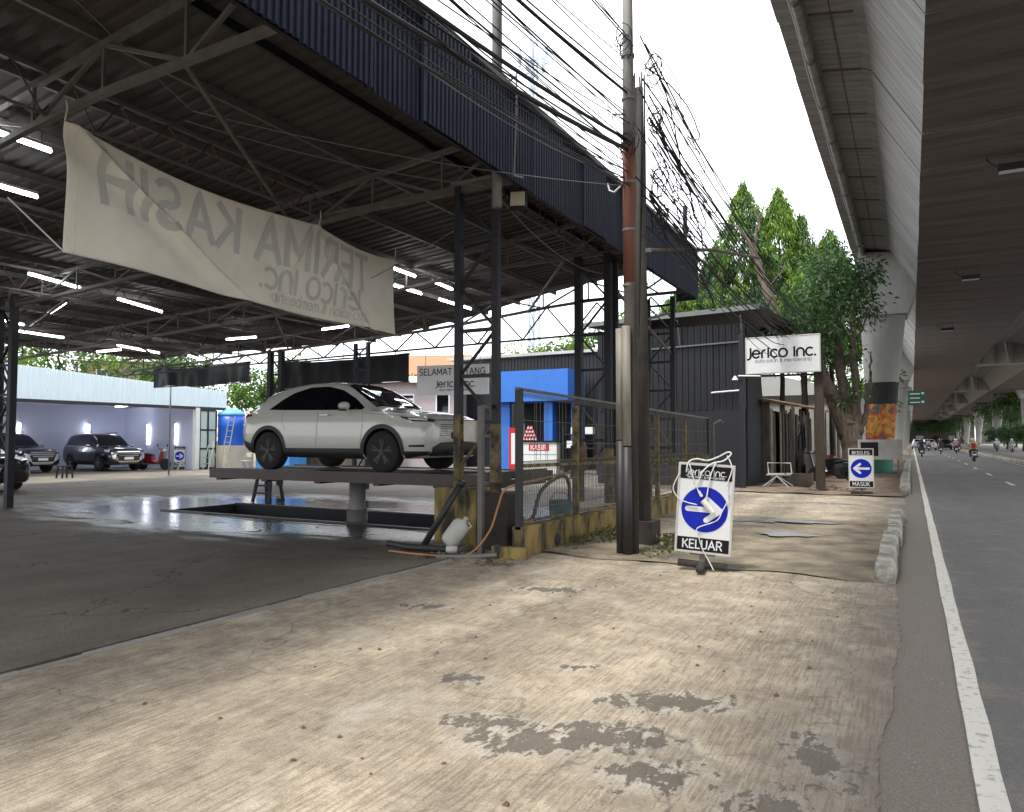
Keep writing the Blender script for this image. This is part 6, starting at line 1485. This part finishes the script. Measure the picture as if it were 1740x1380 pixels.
# broadleaf background trees
def bushy(loc, h, r_, seed, label, mats=('leaf_mid', 'leaf_bright'), per=110, nc=42, bright=.5, leaf=.30, name='broadleaf_tree', group=None):
    t = thing(name, label, 'tree', loc, 0, group); rs_ = np.random.RandomState(seed); m = MB()
    limb(m, [(0, 0, -.9), (.1, 0, h * .3), (-.1, .1, h * .6), (0, 0, h * .8)], .22, .06, 8, .05, seed)
    for k in range(6):
        a = k * 1.05; limb(m, [(0, 0, h * (.3 + .06 * k)), (math.cos(a) * r_ * .4, math.sin(a) * r_ * .4, h * (.5 + .05 * k)), (math.cos(a) * r_ * .8, math.sin(a) * r_ * .8, h * (.6 + .05 * k))], .09, .02, 6, .05, seed + k)
    m.build('trunk', 'bark_dark', t, smooth=True); cs = []
    for k in range(nc):
        d = rs_.normal(size=3); d /= np.linalg.norm(d); rr = rs_.rand() ** .4; cs.append(((d[0] * rr * r_, d[1] * rr * r_, h * .68 + d[2] * rr * h * .32), r_ * rs_.uniform(.16, .34)))
    P_, D = clumps(rs_, cs, per, 1); mi = np.repeat(rs_.rand(nc) < bright, per).astype(int)
    lobj('crown', leaf_mesh('crown', P_, D, leaf, leaf * .5, list(mats), mi), t); return t
BT = [((-47, 26, 0), 9.0, 4.2, 'bright leafy tree above the pale blue parapet'), ((-44, 32, 0), 8.0, 3.2, 'leafy tree right of the brick house above the parapet'), ((-36, 34, 0), 6.5, 3.2, 'leafy tree behind the blue water tank'),
      ((-32, 39, 0), 6.2, 3.4, 'leafy tree over the shed roof behind the black valance'), ((-24, 46, 0), 8.6, 3.0, 'leafy tree behind the welcome sign'), ((-21, 48, 0), 9.5, 3.0, 'leafy tree behind the first column'), ((-16, 47, 0), 10.2, 3.2, 'leafy tree between first and second laced columns'),
      ((-13.5, 45, 0), 9.6, 2.6, 'leafy tree above the black shed roof left of the poles'), ((-12, 50, 0), 10.5, 3.0, 'leafy tree glimpsed behind the two utility poles'), ((-58, 24, 0), 10, 4, 'leafy tree at the far garage corner')]
for k, (l, h, r_, lb) in enumerate(BT): bushy(l, h, r_, 40 + k, lb, bright=.55 if k < 2 else .35)
bushy((-4.6, 70, 0), 8.5, 4, 60, 'hazy round tree beyond the pale warehouse', bright=.3)
# trees to the right beyond the far carriageway
RT = [((14.3, 124, 0), 11, 4.0), ((16.5, 138, 0), 12.5, 5), ((15, 152, 0), 12, 4.6), ((17.5, 168, 0), 13, 5.5), ((16, 186, 0), 12, 5), ((19, 205, 0), 13, 6), ((16, 228, 0), 13, 6), ((22, 250, 0), 14, 7), ((13, 262, 0), 11, 5), ((8.5, 285, 0), 9, 5), ((0, 290, 0), 8.5, 5), ((-5, 280, 0), 10, 5)]
for k, (l, h, r_) in enumerate(RT): bushy(l, h, r_, 70 + k, 'dark leafy tree lining the far side of the road', ('leaf_dark', 'leaf_mid'), 100, 40, .3, .4, group='trees along the far side of the road')
for k, y in enumerate((106, 113, 119, 131, 143)):
    bushy((11.9 + (k % 2) * .6, y, 0), 3.4, 1.7, 90 + k, 'dark shrub under the far girder of the flyover', ('leaf_dark', 'leaf_deep'), 70, 24, .3, .25, 'roadside_shrub', 'shrubs under the far girder')
for k in range(6): bushy((-2.6 + rnd.uniform(-.5, .5), 60 + k * 17, 0), 4.2, 1.5, 110 + k, 'small dusty tree on the dirt path past the first pier', ('leaf_dark', 'leaf_mid'), 70, 26, .3, .25, 'path_tree', 'small trees on the dirt path')
for k, (x, y) in enumerate([(-30, 300), (-12, 330), (5, 350), (22, 330), (40, 300)]): bushy((x, y, 0), 22, 13, 130 + k, 'far tree closing the view at the end of the road', ('leaf_dark', 'leaf_mid'), 120, 40, .3, 1.0, 'far_tree', 'far trees at the end of the road')

# ================================================================== BACKGROUND BUILDINGS
def house(name, label, loc, w_, d_, h, rh, wallm, roofm, rz=0, wins=3):
    t = thing(name, label, 'house', loc, rz); MB().box(-w_ / 2, w_ / 2, -d_ / 2, d_ / 2, -.9, h).build('wall', wallm, t)
    m = MB(); m.prism([(-d_ / 2 - .4, h - .1), (d_ / 2 + .4, h - .1), (0, h + rh)], w_ + .8, lambda a, b, q: (-w_ / 2 - .4 + q, a, b)); m.build('roof', roofm, t)
    for k in range(wins):
        x = -w_ / 2 + (k + .5) * w_ / wins; o = MB().box(x - .4, x + .4, -d_ / 2 - .03, -d_ / 2 - .005, h - 1.9, h - .7).build('window', 'white_paint', t); MB().box(x - .32, x + .32, -d_ / 2 - .04, -d_ / 2 - .031, h - 1.82, h - .78).build('pane', 'glass_dark', o)
    return t
house('tiled_house', 'house with an orange tiled roof beyond the welcome sign', (-34.6, 49.4, 0), 5.5, 6, 6.6, 1.9, 'cream', 'roof_tile', R(20))
house('brick_house', 'bare brick house rising above the pale blue parapet', (-55, 36.5, 0), 6, 6, 7.6, .8, 'brick_wall', 'pale_sheet', R(40), 2)
house('pink_house', 'pale pink house wall behind the black valance', (-26, 34, 0), 8, 5, 4.7, .5, 'pink_wall', 'pale_sheet', R(20), 4)
house('brick_house', 'small brick house seen between the second column legs', (-15.5, 38, 0), 4.2, 4, 5.9, .6, 'brick_wall', 'rust_sheet', R(10), 2)
t = thing('timber_stack', 'rough timber and sheets stored on a low shed roof by the tank', 'timber', (-27.0, 30.5, 0)); MB().box(-2.4, 2.4, -1.2, 1.2, -.05, 2.9).build('shed_wall', 'hut_board', t); MB().box(-2.6, 2.6, -1.5, 1.4, 2.9, 3.0).build('shed_roof', 'rust_sheet', t)
for k in range(7): MB().bar((-2 + k * .5, -1.2, 3.06), (-1.4 + k * .45, 1.0, 3.5 + .1 * (k % 3)), .1).build('timber', 'hut_pale', t)
for k, (x, y, w_, h_) in enumerate([(-16, 312, 22, 16), (8, 330, 26, 20), (36, 318, 28, 15), (66, 300, 26, 18)]):
    t = thing('far_building', ['far grey block behind the dirt path trees', 'far grey block closing the end of the road', 'far grey block beyond the oncoming carriageway', 'far grey block past the roadside trees'][k], 'building', (x, y, 0))
    MB().box(-w_ / 2, w_ / 2, -5, 5, -.9, h_).build('wall', 'hut_board', t); MB().box(-w_ / 2 - .3, w_ / 2 + .3, -5.3, 5.3, h_, h_ + .6).build('roof', 'concrete_soffit', t)
    for a in range(5):
        for b in range(4): MB().box(-w_ / 2 + (a + .25) * w_ / 5, -w_ / 2 + (a + .75) * w_ / 5, -5.1, -5.02, 1.2 + b * 3.4, 3 + b * 3.4).build('window', 'glass_dark', t)
# cell tower
t = thing('cell_tower', 'slim pale cell tower with antenna panels far behind the canopy', 'tower', (-45.6, 89, 0))
m = MB()
for k in range(3): a = k * 2.094; m.bar((1.0 * math.cos(a), 1.0 * math.sin(a), -.9), (.5 * math.cos(a), .5 * math.sin(a), 58), .28)
m.build('leg_frame', 'tower_steel', t); m = MB()
for z in range(0, 56, 2):
    for k in range(3):
        a = k * 2.094; b = (k + 1) * 2.094; q = 1 - .5 * z / 58; q2 = 1 - .5 * (z + 2) / 58; m.bar((q * math.cos(a), q * math.sin(a), z), (q2 * math.cos(b), q2 * math.sin(b), z + 2), .14)
m.build('bracing', 'tower_steel', t)
for z in (46, 54):
    for k in range(5): a = k * 1.257; MB().box(2.0 * math.cos(a) - .2, 2.0 * math.cos(a) + .2, 2.0 * math.sin(a) - .15, 2.0 * math.sin(a) + .15, z, z + 2.4).build('antenna', 'tower_steel', t); MB().bar((0, 0, z + 1), (2.0 * math.cos(a), 2.0 * math.sin(a), z + 1), .1).build('antenna_arm', 'tower_steel', t)

# ================================================================== MOTORCYCLES AND RIDERS
def skin_body(name, joints, edges, mats, assign):
    me = bpy.data.meshes.new(name); me.from_pydata([j[:3] for j in joints], edges, []); o = bpy.data.objects.new(name, me); C.objects.link(o)
    sk = o.modifiers.new('s', 'SKIN'); sk.use_smooth_shade = True; sb = o.modifiers.new('d', 'SUBSURF'); sb.levels = 1; sb.render_levels = 1
    for v, j in zip(me.skin_vertices[0].data, joints): v.radius = (j[3], j[3])
    me.skin_vertices[0].data[0].use_root = True
    dg = bpy.context.evaluated_depsgraph_get(); ev = bpy.data.meshes.new_from_object(o.evaluated_get(dg)); bpy.data.objects.remove(o)
    for m_ in mats: ev.materials.append(MATS[m_])
    ev.materials.clear() if False else None
    for p in ev.polygons: p.material_index = assign(p.center); p.use_smooth = True
    return ev
J = [(0, 0, .80, .14), (0, .08, 1.02, .145), (0, .13, 1.24, .15), (0, .17, 1.37, .055), (0, .19, 1.50, .095)]
E_ = [(0, 1), (1, 2), (2, 3), (3, 4)]
for sg in (1, -1):
    k = len(J); J += [(sg * .19, .13, 1.26, .075), (sg * .30, .28, 1.06, .055), (sg * .29, .50, 1.02, .04), (sg * .29, .57, 1.03, .035)]; E_ += [(2, k), (k, k + 1), (k + 1, k + 2), (k + 2, k + 3)]
    k = len(J); J += [(sg * .11, .05, .79, .105), (sg * .22, .42, .74, .075), (sg * .17, .30, .40, .055), (sg * .17, .42, .31, .045)]; E_ += [(0, k), (k, k + 1), (k + 1, k + 2), (k + 2, k + 3)]
def rider_mesh(jacket):
    return skin_body('person', J, E_, [jacket, 'trousers', 'skin'], lambda c_: 2 if (c_.y > .50 and c_.z > .9) or (c_.z > 1.36) else (1 if c_.z < .84 or (c_.y > .30 and c_.z < .9) else 0))
helm = MB().lathe([(.02, -.13), (.12, -.11), (.145, -.03), (.14, .06), (.09, .125), (.01, .145)], n=14).mesh('helmet', 'car_black', smooth=True)
helm2 = MB().lathe([(.02, -.13), (.12, -.11), (.145, -.03), (.14, .06), (.09, .125), (.01, .145)], n=14).mesh('helmet', 'sign_white', smooth=True)
def motorbike(loc, rz, label, paint, group=None):
    t = thing('motorcycle', label, 'motorcycle', loc, rz, group)
    for y in (-.60, .64):
        wme = MB().lathe([(.19, -.04), (.26, -.05), (.285, -.02), (.285, .02), (.26, .05), (.19, .04)], n=20, axis='x').build('wheel', 'tyre', t, smooth=True); wme.location = (0, y, .285)
        sp = MB()
        for k in range(5): a = k * 1.257; sp.bar((0, 0, 0), (0, .2 * math.cos(a), .2 * math.sin(a)), .03)
        sp.build('rim', 'rim_grey', wme)
    m = MB(); prof = [(-.78, .62), (-.80, .72), (-.3, .74), (.0, .68), (.05, .45), (.32, .36), (.34, .28), (-.15, .28), (-.45, .42)]
    m.prism(prof, .26, lambda a, b, d: (-.13 + d, a, b)); o = m.build('body', paint, t); bv = o.modifiers.new('b', 'BEVEL'); bv.width = .04; bv.segments = 2
    m = MB(); m.prism([(.30, .34), (.40, .34), (.56, .98), (.46, 1.0)], .36, lambda a, b, d: (-.18 + d, a, b)); o = m.build('front_shield', paint, t); bv = o.modifiers.new('b', 'BEVEL'); bv.width = .04
    m = MB(); m.prism([(-.76, .74), (-.76, .80), (-.3, .83), (.02, .75), (.0, .70)], .27, lambda a, b, d: (-.135 + d, a, b)); o = m.build('seat', 'plastic_black', t); bv = o.modifiers.new('b', 'BEVEL'); bv.width = .03
    MB().tube([(-.34, .50, 1.03), (-.12, .55, 1.02), (.12, .55, 1.02), (.34, .50, 1.03)], .018, 6).build('handlebar', 'steel_black', t)
    MB().bar((0, .64, .285), (0, .50, .95), .07).build('fork', 'steel_grey', t); MB().box(-.09, .09, .50, .60, .92, 1.05).build('headlamp', 'lamp_glass', t)
    MB().box(-.1, .1, -.83, -.78, .62, .70).build('tail_lamp', 'tail_red', t); MB().box(-.1, .1, -.90, -.885, .42, .55).build('number_plate', 'plate_white', t)
    MB().bar((0, -.8, .62), (0, -.93, .36), .16, .02).build('mudguard', 'plastic_black', t); MB().tube([(.15, -.1, .28), (.17, -.45, .30), (.18, -.82, .38)], [.03, .045, .05], 8).build('exhaust', 'steel_grey', t)
    for sx in (-.3, .3): MB().bar((sx, .5, 1.04), (sx * 1.25, .47, 1.2), .012).lathe([(.01, 0), (.055, .0), (.05, .02)], (sx * 1.25, .46, 1.22), 8, 'y').build('mirror', 'plastic_black', t)
    return t
def rider(loc, rz, label, jacket, hm=None):
    t = tag(bpy.data.objects.new('person', rider_mesh(jacket)), label, 'person'); C.objects.link(t); t.location = loc; t.rotation_euler = (0, 0, rz)
    h = inst('helmet', hm or helm, t, (0, .20, 1.50)); MB().box(-.1, .1, .115, .135, -.05, .04).build('visor', 'glass_dark', h); return t
RD = [(3.73, 59.2, 0, 'jacket_yellow', 'car_white', 'yellow jacket', 'white', helm2), (.75, 73, 0, 'jacket_black', 'car_black', 'black jacket riding close to the kerb', 'black', helm), (2.7, 90, 0, 'jacket_black', 'car_dark', 'black jacket between the lanes ahead of the cars', 'dark maroon', helm), (4.2, 92, 0, 'jacket_grey', 'car_black', 'grey jacket and white helmet', 'black with a low tail', helm2),
      (9.6, 112, 180, 'jacket_white', 'car_silver', 'white top riding towards us on the far carriageway', 'silver', helm2), (10.4, 104, 180, 'jacket_grey', 'car_white', 'grey top riding towards us ahead of the silver motorcycle', 'white oncoming', helm2), (9.3, 80, 180, 'jacket_white', 'car_silver', 'white shirt on the nearest oncoming motorcycle', 'silver, nearest oncoming', helm),
      (5.0, 104, 0, 'jacket_red', 'car_black', 'red jacket riding beside the median', 'black beside the median', helm), (1.9, 108, 0, 'jacket_grey', 'car_red', 'grey jacket on the red motorcycle', 'red', helm)]
for k, (x, y, rz, jk, pt, a, b, hm) in enumerate(RD):
    motorbike((x, y, -.02), R(rz), 'motorcycle ridden by the person in %s' % a.replace(' on the nearest oncoming motorcycle', ' nearest us on the far carriageway').replace(' on the red motorcycle', ' in red paint').replace(' of the silver motorcycle', ' of the silver one'), pt)
    rider((x, y, -.02), R(rz), 'rider in %s' % a, jk, hm)
# red backpack on the yellow-jacketed rider
t = thing('backpack', 'red backpack worn by the rider in the yellow jacket', 'backpack', (3.73, 59.2 - .10, 1.1)); o = MB().box(-.13, .13, -.12, .02, -.2, .16).build('bag', 'jacket_red', t); bv = o.modifiers.new('b', 'BEVEL'); bv.width = .05; bv.segments = 3; MB().box(-.12, .12, -.17, -.14, -.18, .0).build('pocket', 'jacket_red', t)
motorbike((-2.35, 27.6, 0), R(78), 'dark motorcycle parked under the raised shop sign', 'car_black'); motorbike((-2.9, 30.0, 0), R(75), 'second dark motorcycle parked against the hut behind the first', 'car_dark')
motorbike((-32.9, 22.9, 0), R(-70), 'red and black motorcycle parked at the lavender garage wall', 'car_red')
def far_car(label, loc, rz, paint, rows=SUV):
    c_ = Car('car', label, loc, rz, rows, paint, (.8, 3.44), .345, None, 'rim_grey')
    c_.side('side_glass', 'glass_dark', [(.78, 1.12), (1.25, 1.40), (2.05, 1.495), (2.98, 1.09)], [(.74, 1.10), (2.98, 1.06)], .006, 16, 4)
    c_.top('rear_glass', 'glass_dark', [(.80, -.5), (.80, .5)], [(.2, -.58), (.2, .58)], .006, 10, 5)
    c_.top('windscreen', 'glass_dark', [(2.44, -.56), (2.44, .56)], [(3.2, -.69), (3.2, .69)], .006, 10, 5)
    c_.decal('tail_lamp', 'tail_red', [(-1, -.62, .98), (-1, -.35, .98)], [(-1, -.62, .88), (-1, -.35, .88)], (1, 0, 0), .01, 6, 2, True)
far_car('white car driving away in the lane beyond the motorcycles', (2.2, 118, -.02), R(90), 'car_white')
far_car('silver car driving away near the kerb', (.9, 132, -.02), R(90), 'car_silver')
far_car('black car driving away beside the median', (4.4, 126, -.02), R(90), 'car_black')
